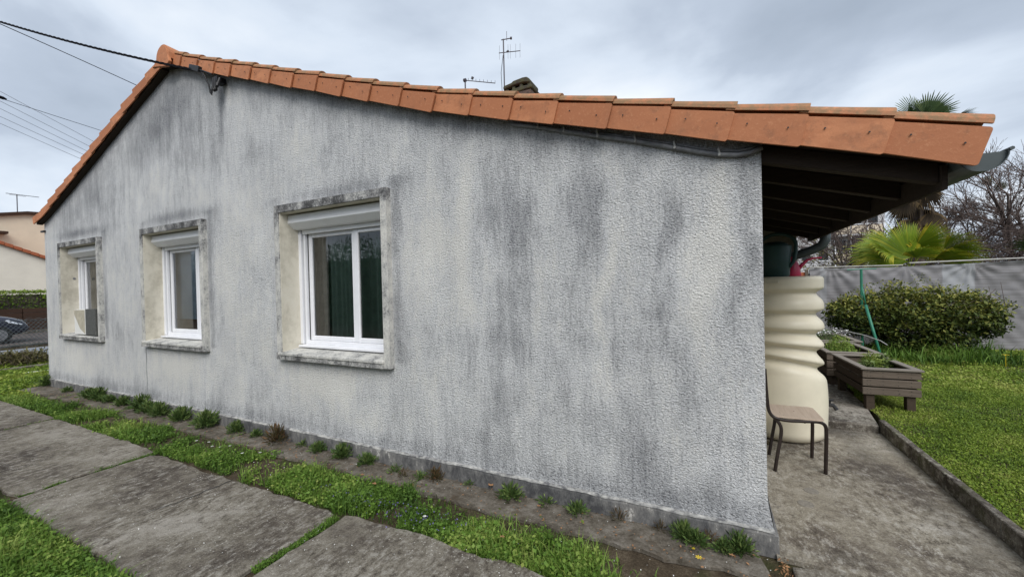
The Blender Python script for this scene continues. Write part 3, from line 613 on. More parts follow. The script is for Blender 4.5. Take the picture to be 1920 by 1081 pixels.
# windows
def window(a, idx):
    w = MB(); x0, x1 = a, a+WW; z0, z1 = WB, WT; fw = 0.074; P_ = -0.052
    win = MB()
    # surround: header, jambs, sill, butted; header dirtier (attribute)
    def bar(xa, xb, za, zb, d, yb=0.012, yf=P_, n=14, hor=True):
        V = []; F = []; m = n
        for i in range(m+1):
            t = i/m
            if hor: c = [(xa+(xb-xa)*t, q) for q in (za, zb)]; V += [(c[0][0], yf, za), (c[0][0], yf, zb), (c[0][0], yb, zb), (c[0][0], yb, za)]
            else: zz = za+(zb-za)*t; V += [(xa, yf, zz), (xb, yf, zz), (xb, yb, zz), (xa, yb, zz)]
        pass
        for i in range(m):
            for k in range(4): F.append((i*4+k, i*4+(k+1) % 4, (i+1)*4+(k+1) % 4, (i+1)*4+k))
        F += [(0, 3, 2, 1), (m*4, m*4+1, m*4+2, m*4+3)]
        dd = d if hor else [d+.34*math.exp(-(zb-p[2])/.16)+.12*math.exp(-(p[2]-za)/.1) for p in V]
        win.add(V, F, dd)
    bar(x0+.002, x1-.002, z1-fw-.002, z1, 0.70)
    bar(x0, x0+fw, z0+.075, z1-fw-.003, 0.42, hor=False); bar(x1-fw, x1, z0+.002, z1-.002, 0.38, hor=False, yf=P_-.003)
    bar(x0, x1-fw-.002, z0, z0+.072, 0.62, yf=P_-.012)
    W_ = win.build('window', M['surround'], house, bevel=0.0)
    # thin label
    ox0, ox1, oz0, oz1 = x0+fw, x1-fw, z0+.075, z1-fw; yd = 0.19
    rv = MB(); t = .02
    rv.box(ox0-t, ox0-.001, .013, yd+.07, oz0-.06, oz1); rv.box(ox1+.001, ox1+t, .013, yd+.07, oz0-.06, oz1); rv.box(ox0-t, ox1+t, .013, yd+.07, oz1+.001, oz1+t)
    rv.box(ox0-.0005, ox0+.006, P_+.012, yd+.069, oz0+.004, oz1-.001); rv.box(ox1-.006, ox1+.0005, P_+.010, yd+.069, oz0+.004, oz1-.001); rv.box(ox0+.007, ox1-.007, P_+.012, yd+.069, oz1-.007, oz1-.0005)
    rv.build('reveal', M['reveal'], W_)
    sl_ = MB(); sl_.add([(ox0-.04, P_-.02, oz0-.002), (ox1, P_-.02, oz0-.002), (ox1, yd+.02, oz0+.035), (ox0-.04, yd+.02, oz0+.035), (ox0-.04, P_-.02, oz0-.03), (ox1, P_-.02, oz0-.03), (ox1, yd+.02, oz0-.03), (ox0-.04, yd+.02, oz0-.03)],
          [(0, 1, 2, 3), (4, 7, 6, 5), (0, 4, 5, 1), (1, 5, 6, 2), (2, 6, 7, 3), (3, 7, 4, 0)], 0.42); sl_.build('sill', M['surround'], W_, bevel=0.004)
    ws = MB(); ws.box(ox0+.05, ox1, yd-.085, yd+.03, oz0+.036, oz0+.058); ws.build('frame_sill', M['pvc'], W_, bevel=0.003)
    # roller shutter box with folded front
    sb = MB(); sb.prism([(yd+.06, oz1-.01), (yd-.135, oz1-.02), (yd-.14, oz1-.105), (yd-.075, oz1-.165), (yd+.06, oz1-.17)], 'x', ox0+.004, ox1-.004); sb.build('shutter_box', M['shutter'], W_, bevel=0.003)
    sl2 = MB(); sl2.box(ox0+.06, ox1-.03, yd-.012, yd+.0, oz1-.215, oz1-.171); sl2.build('shutter_slat', M['shutter'], W_, bevel=0.003)
    gz0, gz1 = oz0+.058, oz1-.17
    fr = MB(); T = MB()
    fr.box(ox0+.002, ox0+.045, yd-.02, yd+.06, gz0, gz1); fr.box(ox1-.045, ox1-.002, yd-.02, yd+.06, gz0, gz1)
    fr.box(ox0+.075, ox1-.045, yd+.005, yd+.07, gz0, gz0+.04); fr.box(ox0+.075, ox1-.045, yd+.015, yd+.07, gz1-.04, gz1); fr.box(ox0+.06, ox0+.085, yd+.0, yd+.07, gz0, gz1)
    fr.build('frame', M['pvc'], W_, bevel=0.004)
    T.box(ox0+.045, ox0+.06, yd+.03, yd+.06, gz0, gz1); T.box(ox0+.085, ox0+.1, yd+.035, yd+.06, gz0+.04, gz1-.04); T.build('track', M['seal'], W_)
    mid = (ox0+ox1)/2+.07
    for k, (sa, sb_) in enumerate(((ox0+.1, mid+.025), (mid+.027, ox1-.047))):
        s_ = MB(); yb_ = yd+.02+.012*(k == 0); b = .05
        s_.box(sa, sa+b, yb_, yb_+.04, gz0+.041, gz1-.041); s_.box(sb_-b, sb_, yb_, yb_+.04, gz0+.041, gz1-.041)
        s_.box(sa+b+.001, sb_-b-.001, yb_, yb_+.04, gz0+.041, gz0+.09); s_.box(sa+b+.001, sb_-b-.001, yb_, yb_+.04, gz1-.085, gz1-.041)
        s_.build('sash', M['pvc'], W_, bevel=0.006)
        g_ = MB(); g_.add([(sa+b, yb_+.02, gz0+.085), (sb_-b, yb_+.02, gz0+.085), (sb_-b, yb_+.02, gz1-.08), (sa+b, yb_+.02, gz1-.08)], [(0, 1, 2, 3)]); g_.build('pane', M['glass'], W_, recalc=False)
    # curtains: wavy sheets
    def curtain(xa, xb, mat, y=yd+.2, amp=.02, per=.07, z0_=gz0, z1_=gz1+.1):
        m = MB(); k = int((xb-xa)/.01); V = []; F = []
        for i in range(k+1):
            xx_ = xa+(xb-xa)*i/k; yy = y+amp*math.sin(xx_/per*6.28+math.sin(xx_*13)*1.2)
            V += [(xx_, yy, z0_), (xx_, yy*1.0+amp*.4*math.sin(xx_*31), z1_)]
        for i in range(k): F.append((2*i, 2*i+2, 2*i+3, 2*i+1))
        m.add(V, F); m.build('curtain', mat, W_, smooth=True)
    if idx == 2:
        curtain(ox0-.06, ox0+.19, M['beige_curtain'], yd+.19); curtain(ox0+.16, mid-.2, M['green_curtain'], yd+.24); curtain(mid-.24, ox1+.1, M['green_curtain'], yd+.22, .03, .11)
    elif idx == 1:
        curtain(ox0-.42, ox0-.25, M['green_curtain'], yd+.17); 
        m = MB(); m.box(ox0-.24, ox1+.1, yd+.14, yd+.145, gz0+.22, gz1+.1); m.build('blind', M['blue_blind'], W_)
        m = MB(); m.box(ox0-.24, ox1+.1, yd+.146, yd+.16, gz0, gz0+.219); m.build('inner_panel', M['brown_panel'], W_)
    else:
        curtain(ox0-.6, ox0-.3, M['beige_curtain'], yd+.18, per=.05); curtain(ox0-.25, ox1, M['beige_curtain'], yd+.2, .025, .06)
        m = MB(); m.lathe(0, 0, [(0.02, 0), (0.02, .012)], 12); V = [(ox0+p[2]+.0005, yd-.02-.05+p[0], 1.9+p[1]) for p in m.v]; m.v = V; m.build('wall_plug', M['conduit'], W_)
    return W_
for i, a in enumerate(WIN): window(a, i)

# roof decks
rd = MB()
rt = [(-6.42, 4.56)]+[(p[0], p[1]+.07) for p in TR[1:]]
rd.prism(rt+[(p[0], p[1]+.04) for p in reversed(TR[1:])]+[(-6.42, 4.50)], 'y', -0.076, 3.0)
rd.prism(rt[:-3]+[(p[0], p[1]+.04) for p in reversed(TR[1:-3])]+[(-6.42, 4.50)], 'y', 3.002, 10.05)
lt = [(-6.425, 4.56)]+[(p[0], p[1]+.07) for p in TL]
rd.prism(lt+[(p[0], p[1]+.015) for p in reversed(TL)]+[(-6.425, 4.50)], 'y', -0.076, 10.05)
roof = rd.build('roof', M['dark_wood'], house)
# rows of barrel tiles on the field (seen only from above): joined corrugated sheet
V = []; F = []; ny = 13*8
pr = [(p[0], p[1]+.065) for p in TR[1:]]; ys = np.linspace(0.04, 3.0, ny)
for i, (a, b) in enumerate(pr):
    for s_ in ((0.022, 0.006) if 0 < i < len(pr)-1 else (0.02,)):
        for yy in ys: V.append((a, yy, b+s_+0.032*abs(math.sin(yy*math.pi/0.22))))
nr = len(V)//ny
for i in range(nr-1):
    for j in range(ny-1): F.append((i*ny+j, i*ny+j+1, (i+1)*ny+j+1, (i+1)*ny+j))
m = MB(); m.add(V, F, 0.6); o = m.build('barrel_tiles', M['tile'], roof); tag(o, kind='stuff')

def rake_tile(pa, pb, left=False, last=False, jn=0):
    """pa: upper joint, pb: lower joint (bottom corners of the side plate)"""
    a, b = np.array(pa), np.array(pb); d = b-a; L = np.linalg.norm(d); d /= L; nrm = np.array([-d[1], d[0]]) if d[0] > 0 else np.array([d[1], -d[0]])
    if nrm[1] < 0: nrm = -nrm
    H = float(np.interp(b[0], [-11, -6.3, -1.4, .9], [.130, .136, .158, .180])); hs = H/.178; lift = 0.020
    def P(s, h, y): q = a+d*s+nrm*h; return (q[0], y, q[1])
    m = MB(); yu, yl, th = -0.090, -0.113, 0.015
    jy = rng.normal(0, .0022); h0, h1 = -lift*.1+rng.normal(0, .002), -0.007+rng.normal(0, .002)
    r = 0.012
    # plate with a rolled outline, lower end proud
    out = [(-.05, h0+.010), (L-r, h1), (L-r*.3, h1+r*.3), (L, h1+r), (L, h1+H-r), (L-r*.3, h1+H-r*.3), (L-r, h1+H), (-.05, h0+H-.016)]
    ycoord = lambda s: yu+(yl-yu)*(s+.05)/(L+.05)+jy
    V = [P(s, h, ycoord(s)) for s, h in out]+[P(s, h, ycoord(s)+th) for s, h in out]; n = len(out)
    m.add(V, [tuple(range(n)), tuple(range(2*n-1, n-1, -1))]+[(i, i+n, (i+1) % n+n, (i+1) % n) for i in range(n)], 0.0)
    # barrel above the plate: half round, wider at the lower end
    V = []; k = 9; secs = [(-.05, .050*hs, -.012), (L*.5, .056*hs, -.004), (L-.004, .062*hs, .002)]
    yc = -0.046; hf = 0.45 if left else 0.95
    for s, R, hh in secs:
        for rr in (R, R-.014):
            for i in range(k):
                t = math.pi*i/(k-1); V.append(P(s, H+.012+hh+math.sin(t)*rr*hf, yc-math.cos(t)*rr*1.0+jy))
    Fm = []
    for q in range(2):
        o = q*2*k; e_ = o+2*k
        for i in range(k-1): Fm += [(o+i, o+i+1, e_+i+1, e_+i), (o+k+i, e_+k+i, e_+k+i+1, o+k+i+1)]
        Fm += [(o, e_, e_+k, o+k), (o+k-1, o+2*k-1, e_+2*k-1, e_+k-1)]
    o = 4*k
    Fm += [(o+i, o+i+1, o+k+i+1, o+k+i) for i in range(k-1)]
    m.add(V, Fm, 1.0)
    tile = m.build('rake_tile', M['tile'], roof)
    return tile, m
holes = MB()
for i in range(1, len(TR)):
    a, b = TR[i-1], TR[i]
    if i == 1: rake_tile((-6.47, 4.545), b); continue
    rake_tile(a, b)
    d = np.array(b)-np.array(a); L = np.hypot(*d); d /= L; nn = np.array([-d[1], d[0]]); nn = nn if nn[1] > 0 else -nn
    for s, h in ((L*.24, .10), (L*.78, .088)):
        q = np.array(a)+d*(s+rng.normal(0, .006))+nn*(h*float(np.interp(b[0], [-6.3, -1.4, .9], [.76, .89, 1.06]))+rng.normal(0, .005)); y = -0.090-0.023*(s+.05)/(L+.05)-.0045
        holes.lathe(0, 0, [(0.0045, 0), (0.0045, .003)], 8)
        holes.v[-16:] = [(q[0]+p[0], y-p[2], q[1]+p[1]) for p in holes.v[-16:]]
tag(holes.build('nail_holes', M['seal'], roof), kind='stuff')
for i in range(1, len(TL)): rake_tile(TL[i-1], TL[i], True)
# ridge tiles: half round, first one closed by a plate
for k in range(8):
    y0 = -0.15+k*0.40; m = MB(); V = []; n = 13; cx, cz = -6.42, 4.575
    for yy, R in ((y0, .150), (y0+.43, .132)):
        for rr in (R, R-.016):
            for i in range(n):
                t = math.pi*(i/(n-1)); V.append((cx-math.cos(t)*rr, yy, cz+math.sin(t)*rr*1.08-(.03 if i in (0, n-1) else 0)))
    F = []
    for i in range(n-1): F += [(i, i+1, 2*n+i+1, 2*n+i), (n+i, 3*n+i, 3*n+i+1, n+i+1), (i, n+i, n+i+1, i+1), (2*n+i, 2*n+i+1, 3*n+i+1, 3*n+i)]
    m.add(V, F, 0.5)
    if k == 0:
        pts = [(cx-math.cos(math.pi*i/16)*.138, cz+math.sin(math.pi*i/16)*.146) for i in range(17)]
        pts = pts+[(-6.25, 4.49), (-6.31, 4.435), (-6.61, 4.50), (-6.66, 4.50)][::1]
        m.prism(pts, 'y', -0.158, -0.125, 0.0)
    m.build('ridge_tile', M['tile'], roof, bevel=0.004 if k == 0 else 0)
# dark strip standing in for soffit shade under left verge + end bracket
m = MB(); m.prism([(p[0], p[1]+.014) for p in TL]+[(p[0], p[1]-.012) for p in reversed(TL)], 'y', -0.074, 0.0); m.build('verge_shade_strip', M['dark_wood'], house)
m = MB(); m.box(-11.17, -11.02, -0.03, 0.0, 2.76, 2.79); m.build('bracket', M['black'], house)
# eave: soffit boards, rafters, fascia, gutter
m = MB()
for i in range(9):
    pass
sof = MB(); sof.add([(0.0, -.03, rz(0)+.028), (0.86, -.03, rz(.86)+.03), (.86, 3.0, rz(.86)+.03), (0, 3.0, rz(0)+.028), (0.0, -.03, rz(0)+.038), (0.86, -.03, rz(.86)+.04), (.86, 3.0, rz(.86)+.04), (0, 3.0, rz(0)+.038)],
        [(0, 3, 2, 1), (4, 5, 6, 7), (0, 1, 5, 4), (3, 7, 6, 2), (1, 2, 6, 5)]); sof.build('soffit', M['dark_wood'], house)
for y0 in (0.02, 0.47, 0.97, 1.47, 1.97, 2.47, 2.92):
    m = MB(); za, zb = rz(0)+.022, rz(.76)+.024
    V = [(0, y0, za-.10), (.77, y0, zb-.10), (.77, y0, zb), (0, y0, za), (0, y0+.065, za-.10), (.77, y0+.065, zb-.10), (.77, y0+.065, zb), (0, y0+.065, za)]
    m.add(V, [(0, 1, 2, 3), (4, 7, 6, 5), (0, 4, 5, 1), (3, 2, 6, 7), (1, 5, 6, 2), (0, 3, 7, 4)]); m.build('rafter', M['dark_wood'], house, bevel=.003)
m = MB(); m.box(0.772, 0.795, .0, 3.0, 2.03, 2.15); m.build('fascia', M['dark_wood'], house)
gp = []; 
gu = MB(); V = []; F = []; n = 14; cx, cz, R = 0.888, 2.175, .092
for yy in (-.07, 3.02):
    for rr in (R, R-.004):
        for i in range(n):
            t = math.pi*i/(n-1); V.append((cx-math.cos(t)*rr*1.0, yy, cz-math.sin(t)*rr*.95))
for i in range(n-1): F += [(i, i+1, 2*n+i+1, 2*n+i), (n+i, 3*n+i, 3*n+i+1, n+i+1), (i, n+i, n+i+1, i+1)]
gu.add(V, F); gu.add([(cx-math.cos(math.pi*i/(n-1))*R*.97, -.055, cz-math.sin(math.pi*i/(n-1))*R*.92) for i in range(n)], [tuple(range(n))])
gu.add([(cx-math.cos(math.pi*i/(n-1))*R*.97, 3.0, cz-math.sin(math.pi*i/(n-1))*R*.92) for i in range(n)], [tuple(range(n))])
gu.tube([(cx+R+.004, -.075, cz+.006), (cx+R+.004, 3.02, cz+.006)], .009, 8)
gu.build('gutter', M['zinc'], house, smooth=False)
m = MB(); m.tube([(0.90, 2.80, 2.12), (0.895, 2.80, 2.02), (0.87, 2.83, 1.965), (0.80, 2.87, 1.925), (0.62, 2.93, 1.86), (0.50, 2.955, 1.81), (0.44, 2.96, 1.76), (0.42, 2.96, 1.65), (0.42, 2.96, 0.9)], .05, 14); m.build('downpipe', M['zinc'], house, smooth=True)
for pa_, pb2 in (((0.72, 2.90, 1.896), (0.70, 2.906, 1.889)), ((0.60, 2.936, 1.853), (0.585, 2.939, 1.847))):
    m = MB(); m.tube([pa_, pb2], .054, 14); m.build('pipe_collar', M['zinc'], house, smooth=False)
# conduit under the right verge with clips
cp = [(-1.62, 2.835), (-1.4, 2.77), (-1.2, 2.70), (-.96, 2.62), (-.71, 2.54), (-.47, 2.455), (-.30, 2.395), (-.22, 2.37), (-.12, 2.352), (-.06, 2.355), (0.004, 2.375)]
co = MB(); co.tube([(a, -.018, b-.006) for a, b in cp], .015, 8); co.tube([(a, -.014, b+.018) for a, b in cp[3:]], .008, 6); cc = co.build('conduit', M['conduit'], house, smooth=True)
for a, b in ((-1.4, 2.77), (-1.2, 2.70), (-.96, 2.62), (-.71, 2.54), (-.47, 2.455), (-.22, 2.37)):
    m = MB(); m.obox((a, -.024, b+.012), (.006, 0, .001), (0, .010, 0), (-.004, 0, .022)); m.lathe(a, 0, [(.008, 0), (.008, .012), (.003, .014)], 8)
    m.v[-24:] = [(p[0], -.03-(p[2]), b-.012+p[1]) for p in m.v[-24:]]; m.build('clip', M['clip'], cc, bevel=.002)
# chimney
ch = MB(); CX, CY = -2.76, 2.75; ch.box(CX-.20, CX+.20, CY-.15, CY+.15, 3.0, 4.44); chim = ch.build('chimney', M['mortar'], house)
bk = None
for r in range(19):
    z0 = 3.06+r*.073; off = (r % 2)*.11
    for side in range(2):
        for k in range(-1, 3):
            xa = max(CX-.215, CX-.215+off+k*.22-.0); xb = min(CX+.215, CX-.215+off+(k+1)*.22-.012)
            if xb-xa < .04: continue
            if side == 0:
                m = MB(); m.box(xa, xb, CY-.165, CY-.14, z0, z0+.062); m.build('brick', M['brick'], chim, bevel=.003)
        for k in range(2):
            if side == 1:
                ya = CY-.138+k*.15+(off*.5 if k else 0); yb = CY+.01+off*.5-.012 if k == 0 else CY+.16
                m = MB(); m.box(CX+.19, CX+.216, ya, yb, z0, z0+.062); m.build('brick', M['brick'], chim, bevel=.003)
m = MB()
m.prism([(CX-.225, 4.43), (CX+.225, 4.455), (CX+.235, 4.50), (CX+.06, 4.515), (CX-.225, 4.475)], 'y', CY-.17, CY+.17)
for k, (xa, za) in enumerate(((-.21, 4.46), (-.10, 4.48), (.02, 4.495), (.15, 4.49))): m.box(CX+xa, CX+xa+.055, CY-.15, CY+.15, za, za+.07)
m.prism([(CX-.235, 4.525), (CX-.235, 4.58), (CX-.10, 4.60), (CX-.07, 4.62), (CX+.08, 4.635), (CX+.15, 4.63), (CX+.20, 4.585), (CX+.20, 4.535), (CX+.10, 4.56), (CX-.08, 4.55)], 'y', CY-.17, CY+.17)
m.build('chimney_cap', M['mossy'], chim, bevel=.012)

# antennas
an = thing('tv_antenna', (-2.99, 2.62, 3.3), 'tall dark mast with small aerial fixed beside the brick chimney', 'antenna')
m = MB(); m.tube([(-2.99, 2.62, 3.4), (-2.99, 2.62, 5.30)], .010, 8); m.build('mast', M['antenna'], an)
m = MB(); m.tube([(-3.06, 2.60, 5.10), (-2.75, 2.70, 5.10)], .006, 6)
m.tube([(-3.02, 2.61, 5.29), (-2.88, 2.655, 5.30)], .007, 6); m.tube([(-2.89, 2.65, 5.30), (-2.865, 2.66, 5.30)], .02, 8); m.tube([(-2.94, 2.635, 5.27), (-2.94, 2.635, 5.41)], .0035, 6); m.tube([(-2.94, 2.63, 5.10), (-2.92, 2.64, 5.12)], .014, 8)
m.build('boom', M['antenna'], an)
for t in (0.02, .42, .53, .78, .98):
    p = np.array([-3.06, 2.60, 5.10])*(1-t)+np.array([-2.75, 2.70, 5.10])*t; m = MB(); m.tube([p+(0, 0, -.10), p+(0.005, 0, .11)], .0018, 5); m.build('element', M['antenna'], an)
m = MB(); m.tube([(-2.99, 2.60, 5.05), (-3.03, 2.60, 4.8), (-3.02, 2.60, 4.5), (-3.0, 2.61, 4.2), (-2.99, 2.6, 3.9)], .004, 5); m.build('lead', M['cable'], an)
an = thing('tv_antenna', (-4.55, 4.0, 3.8), 'low aerial with a long toothed boom behind the roof edge', 'antenna')
m = MB(); m.tube([(-4.55, 4, 3.8), (-4.55, 4, 5.70)], .014, 8); m.build('mast', M['antenna'], an)
m = MB(); m.tube([(-4.56, 4, 5.69), (-3.98, 4.2, 5.58)], .008, 6); m.tube([(-4.58, 4, 5.69), (-4.53, 4, 5.69)], .035, 8); m.tube([(-4.42, 4.05, 5.70), (-4.40, 4.05, 5.74)], .025, 8); m.build('boom', M['antenna'], an)
for k in range(8):
    t = .12+k*.125; p = np.array([-4.56, 4, 5.69])*(1-t)+np.array([-3.98, 4.2, 5.58])*t; m = MB(); m.tube([p, p+(0, 0, .05)], .004, 5); m.build('element', M['antenna'], an)

# overhead cables
def sag(a, b, s, n=24): a, b = np.array(a, float), np.array(b, float); return [a+(b-a)*t+np.array([0, 0, -4*s*t*(1-t)]) for t in np.linspace(0, 1, n)]
sv = thing('service_cable', (-5.4, -.1, 4.1), 'thick black twisted service cable anchored below the gable tiles', 'cable')
def twist(pts, r, pitch, off, ph):
    out = []; L = 0; Q = []
    for i in range(len(pts)-1):
        for k in range(14): Q.append(pts[i]+(pts[i+1]-pts[i])*k/14)
    for i, p in enumerate(Q):
        if i: L += np.linalg.norm(p-Q[i-1])
        q = L/pitch*6.28+ph; out.append(p+off*np.array([math.sin(q)*.4, math.sin(q)*.5, math.cos(q)]))
    return out
A_ = (-5.62, -.16, 4.20); B_ = (-16.5, -1.9, 8.9)
main = sag(A_, B_, .28)
for ph in (0, 2.1, 4.2):
    m = MB(); m.tube(twist(main, .01, .30, .010, ph), .0075, 5, cap=False); m.build('strand', M['cable'], sv)
m = MB(); m.obox((-5.66, -.16, 4.235), (.10, 0, -.038), (0, .02, 0), (.012, 0, .03)); m.tube([(-5.56, -.16, 4.19), (-5.40, -.12, 4.12)], .012, 6); m.tube([(-5.58, -.15, 4.20), (-5.50, -.15, 4.12), (-5.47, -.12, 4.02), (-5.46, -.11, 3.93), (-5.44, -.11, 3.90), (-5.42, -.11, 3.96), (-5.40, -.1, 4.08)], .011, 6)
m.build('anchor_clamp', M['black'], sv, bevel=.004)
m = MB()
for dx in (0, .035): m.tube([(-5.40+dx, -.10, 4.08), (-5.385+dx, -.11, 3.98), (-5.375+dx, -.11, 3.93), (-5.35+dx, -.11, 3.97), (-5.345+dx, -.08, 4.07)], .016, 7)
m.obox((-5.37, -.06, 4.06), (.05, 0, 0), (0, .05, 0), (0, 0, .03)); m.build('drip_loop', M['black'], sv)
m = MB(); m.tube(sag((-26, -3, 13.35), (-26, 14, 10.9), -.25), .016, 6, cap=False)
tag(m.build('overhead_wire', M['cable']), 'thin black wire crossing above the left roof slope', 'wire')
from math import tan
for k, (p, q) in enumerate([((0.0, 6.4, 3.05), (-1, -1, 4.1))]): pass
def ray(px, py, dist):
    d = np.array([-0.44096, 0.89749, -0.0083])+(px-960)/746.6*np.array([0.89735, 0.44067, -0.02395])-(py-540.5)/746.6*np.array([0.01784, 0.01801, 0.99968]); return CAM+d*dist
WR = [((0, 168), (187, 262), 34, .010), ((0, 186), (175, 272), 34, .010), ((0, 200), (168, 280), 34, .010), ((0, 215), (160, 288), 34, .010), ((0, 228), (152, 296), 34, .010)]
wl = ['topmost', 'second highest', 'middle', 'second lowest', 'lowest']
WP = [((4.45, 12.68), (8.3, 11.03)), ((4.44, 12.16), (8.08, 10.7)), ((4.43, 11.76), (7.88, 10.41)), ((4.43, 11.33), (7.76, 10.15)), ((4.42, 10.96), (7.59, 9.87))]
for k, (p, q) in enumerate(WP):      # five parallel street wires on poles out of view
    dy, dz = q[0]-p[0], q[1]-p[1]
    a = (-34, p[0]-dy*1.5, p[1]-dz*1.5); b = (-34, p[0]+dy*4, p[1]+dz*4)
    m = MB(); m.tube(sag(a, b, .12), .011, 5, cap=False)
    tag(m.build('street_wire', M['wire']), '%s of five parallel faint wires beside the left roof slope' % wl[k], 'wire', 'parallel street wires')
m = MB(); a = np.array([-26, 2.73, 9.74]); b = np.array([-26, 5.74, 9.44]); m.tube(sag(a-(b-a)*1.2, b+(b-a)*2, .05), .010, 6, cap=False); m.tube([a-(b-a)*.07, a-(b-a)*.03, a+(b-a)*.03, a+(b-a)*.06], [.02, .065, .065, .02], 8)
tag(m.build('phone_wire', M['cable']), 'thin wire with a black splice dropping behind the left roof slope', 'wire')

# =============== THINGS BY THE CORNER ===============
# rainwater tank
tk = thing('water_tank', (.40, 2.17, 0), 'tall ribbed cream plastic rainwater tank standing beside the house corner', 'water tank')
TX, TY = .395, 2.165; m = MB(); V = []; F = []; nz_, na = 150, 64; R0 = .352
def tr_(z, th):
    front = math.sin(th-math.radians(-25))       # 1 away from the camera's side
    zz = z+0.075*math.cos(th-math.radians(26))*(max(0, (1.5-z)/.75) if z > .75 else 1)**2.5*(1 if z > .62 else max(0, (z-.3)/.32))
    r = R0
    for c, dp in ((1.45, .062), (1.247, .068), (1.06, .070), (.905, .068), (.76, .066)):
        u = zz-c; r -= dp*math.exp(-abs(u/.032)**2.4) if u > 0 else dp*math.exp(-(abs(u)/.058)**2.0)
    r -= .010*min(1, max(0, (z-.46)/.2))**2
    r += .010*math.exp(-((z-.38)/.22)**2)
    for c, rad in ((0.0, .10), (1.62, .035)):
        dd = abs(z-c)
        if dd < rad: r -= rad-math.sqrt(max(0, rad**2-(rad-dd)**2))
    return r
for i in range(nz_+1):
    z = 1.62*i/nz_
    for j in range(na):
        th = 2*math.pi*j/na; r = tr_(z, th); V.append((TX+r*math.cos(th), TY+r*math.sin(th), z))
for i in range(nz_):
    for j in range(na): F.append((i*na+j, i*na+(j+1) % na, (i+1)*na+(j+1) % na, (i+1)*na+j))
F += [tuple(range(na-1, -1, -1)), tuple(range(nz_*na, (nz_+1)*na))]
m.add(V, F); m.build('body', M['tank'], tk, smooth=True)
m = MB(); m.tube([(.205, TY-.298, 1.575), (.215, TY-.302, 1.558), (.28, TY-.336, 1.556), (.31, TY-.348, 1.560), (.318, TY-.346, 1.585)], .007, 6); m.build('lid_recess', M['tank'], tk, smooth=True)
m = MB(); m.tube([(TX+.34, TY-.02, .345), (TX+.40, TY-.03, .34), (TX+.425, TY-.035, .30)], .018, 8); m.tube([(TX+.37, TY-.03, .36), (TX+.37, TY-.03, .385)], .012, 6); m.box(TX+.35, TX+.40, TY-.045, TY-.015, .383, .395); m.build('tap', M['black'], tk, smooth=False)
# watering cans
wc = thing('watering_can', (.36, 2.2, 1.62), 'big dark teal watering can with arched handle on top of the cream tank', 'watering can')
bx_, by_ = .335, 2.10
m = MB(); m.lathe(bx_, by_, [(.105, 1.622), (.118, 1.63), (.128, 1.80), (.138, 1.925), (.136, 1.935)], 28); m.build('body', M['can_green'], wc, smooth=True)
m = MB(); V = []; 
m.lathe(bx_-.01, by_, [(.13, 1.93), (.11, 1.955), (.07, 1.975), (.0, 1.98)], 20); m.build('hood', M['can_green'], wc, smooth=True)
m = MB(); pts = [(bx_-.12+.0, by_-.02, 1.93)]
for i in range(13):
    t = math.pi*(1-i/12.); pts.append((bx_+.015+.155*math.cos(t), by_-.03, 1.94+.115*math.sin(t)))
pts += [(bx_+.165, by_-.03, 1.86), (bx_+.145, by_-.04, 1.77), (bx_+.105, by_-.05, 1.715)]
m.tube(pts, .0175, 10); m.build('handle', M['can_green'], wc, smooth=True)
wc = thing('watering_can', (.6, 2.35, 1.62), 'small crimson watering can with long curved spout behind the teal one', 'watering can')
bx_, by_ = .52, 2.42
m = MB(); m.lathe(bx_, by_, [(.082, 1.622), (.085, 1.63), (.075, 1.70), (.058, 1.77), (.03, 1.80), (.028, 1.83)], 22); m.build('body', M['can_pink'], wc, smooth=True)
m = MB(); m.tube([(bx_+.04, by_, 1.68), (bx_+.09, by_+.01, 1.74), (bx_+.14, by_+.02, 1.79), (bx_+.20, by_+.03, 1.81), (bx_+.27, by_+.04, 1.812)], [.024, .019, .014, .011, .009], 10); m.build('spout', M['can_pink'], wc, smooth=True)
m = MB(); m.tube([(bx_-.02, by_, 1.82), (bx_-.05, by_, 1.87), (bx_-.11, by_, 1.85), (bx_-.12, by_, 1.76), (bx_-.07, by_, 1.70)], .009, 8); m.build('handle', M['can_pink'], wc, smooth=True)
# school chair
chair = thing('school_chair', (.33, 1.35, 0), 'old school chair with brown tube frame and worn plywood seat against the wall', 'chair')
def arc(pts, it=3):
    pts = [np.array(p, float) for p in pts]
    for _ in range(it):
        o = [pts[0]]
        for i in range(len(pts)-1): o += [pts[i]*.75+pts[i+1]*.25, pts[i]*.25+pts[i+1]*.75]
        pts = o+[pts[-1]]
    return pts
m = MB()
m.tube(arc([(.125, 1.20, .84), (.135, 1.20, .62), (.15, 1.20, .445), (.25, 1.20, .415), (.40, 1.21, .425), (.545, 1.235, .43), (.55, 1.25, .30), (.54, 1.25, 0.0)]), .0138, 10); m.build('side_tube', M['chair_tube'], chair, smooth=True)
m = MB(); m.tube(arc([(.08, 1.56, .83), (.10, 1.56, .62), (.13, 1.56, .445), (.25, 1.56, .415), (.38, 1.565, .425), (.515, 1.57, .43), (.52, 1.57, .30), (.51, 1.57, 0.0)]), .0138, 10); m.build('side_tube', M['chair_tube'], chair, smooth=True)
for yy in (1.205, 1.555):
    m = MB(); m.tube(arc([(.20, yy, .418), (.235, yy-.002, .37), (.235, yy-.01, .30), (.205, yy-.03, .15), (.18, yy-.05, 0)], 2), .0138, 10); m.build('leg', M['chair_tube'], chair, smooth=True)
m = MB(); m.tube([(.40, 1.215, .415), (.40, 1.56, .415)], .010, 8); m.tube([(.235, 1.2, .36), (.235, 1.555, .36)], .009, 8); m.build('crossbar', M['chair_tube'], chair, smooth=True)
m = MB(); m.prism([(.165, 1.195), (.165, 1.565), (.50, 1.585), (.525, 1.56), (.535, 1.24), (.515, 1.205)], 'z', .436, .447); m.build('seat', M['plywood'], chair, bevel=.003)
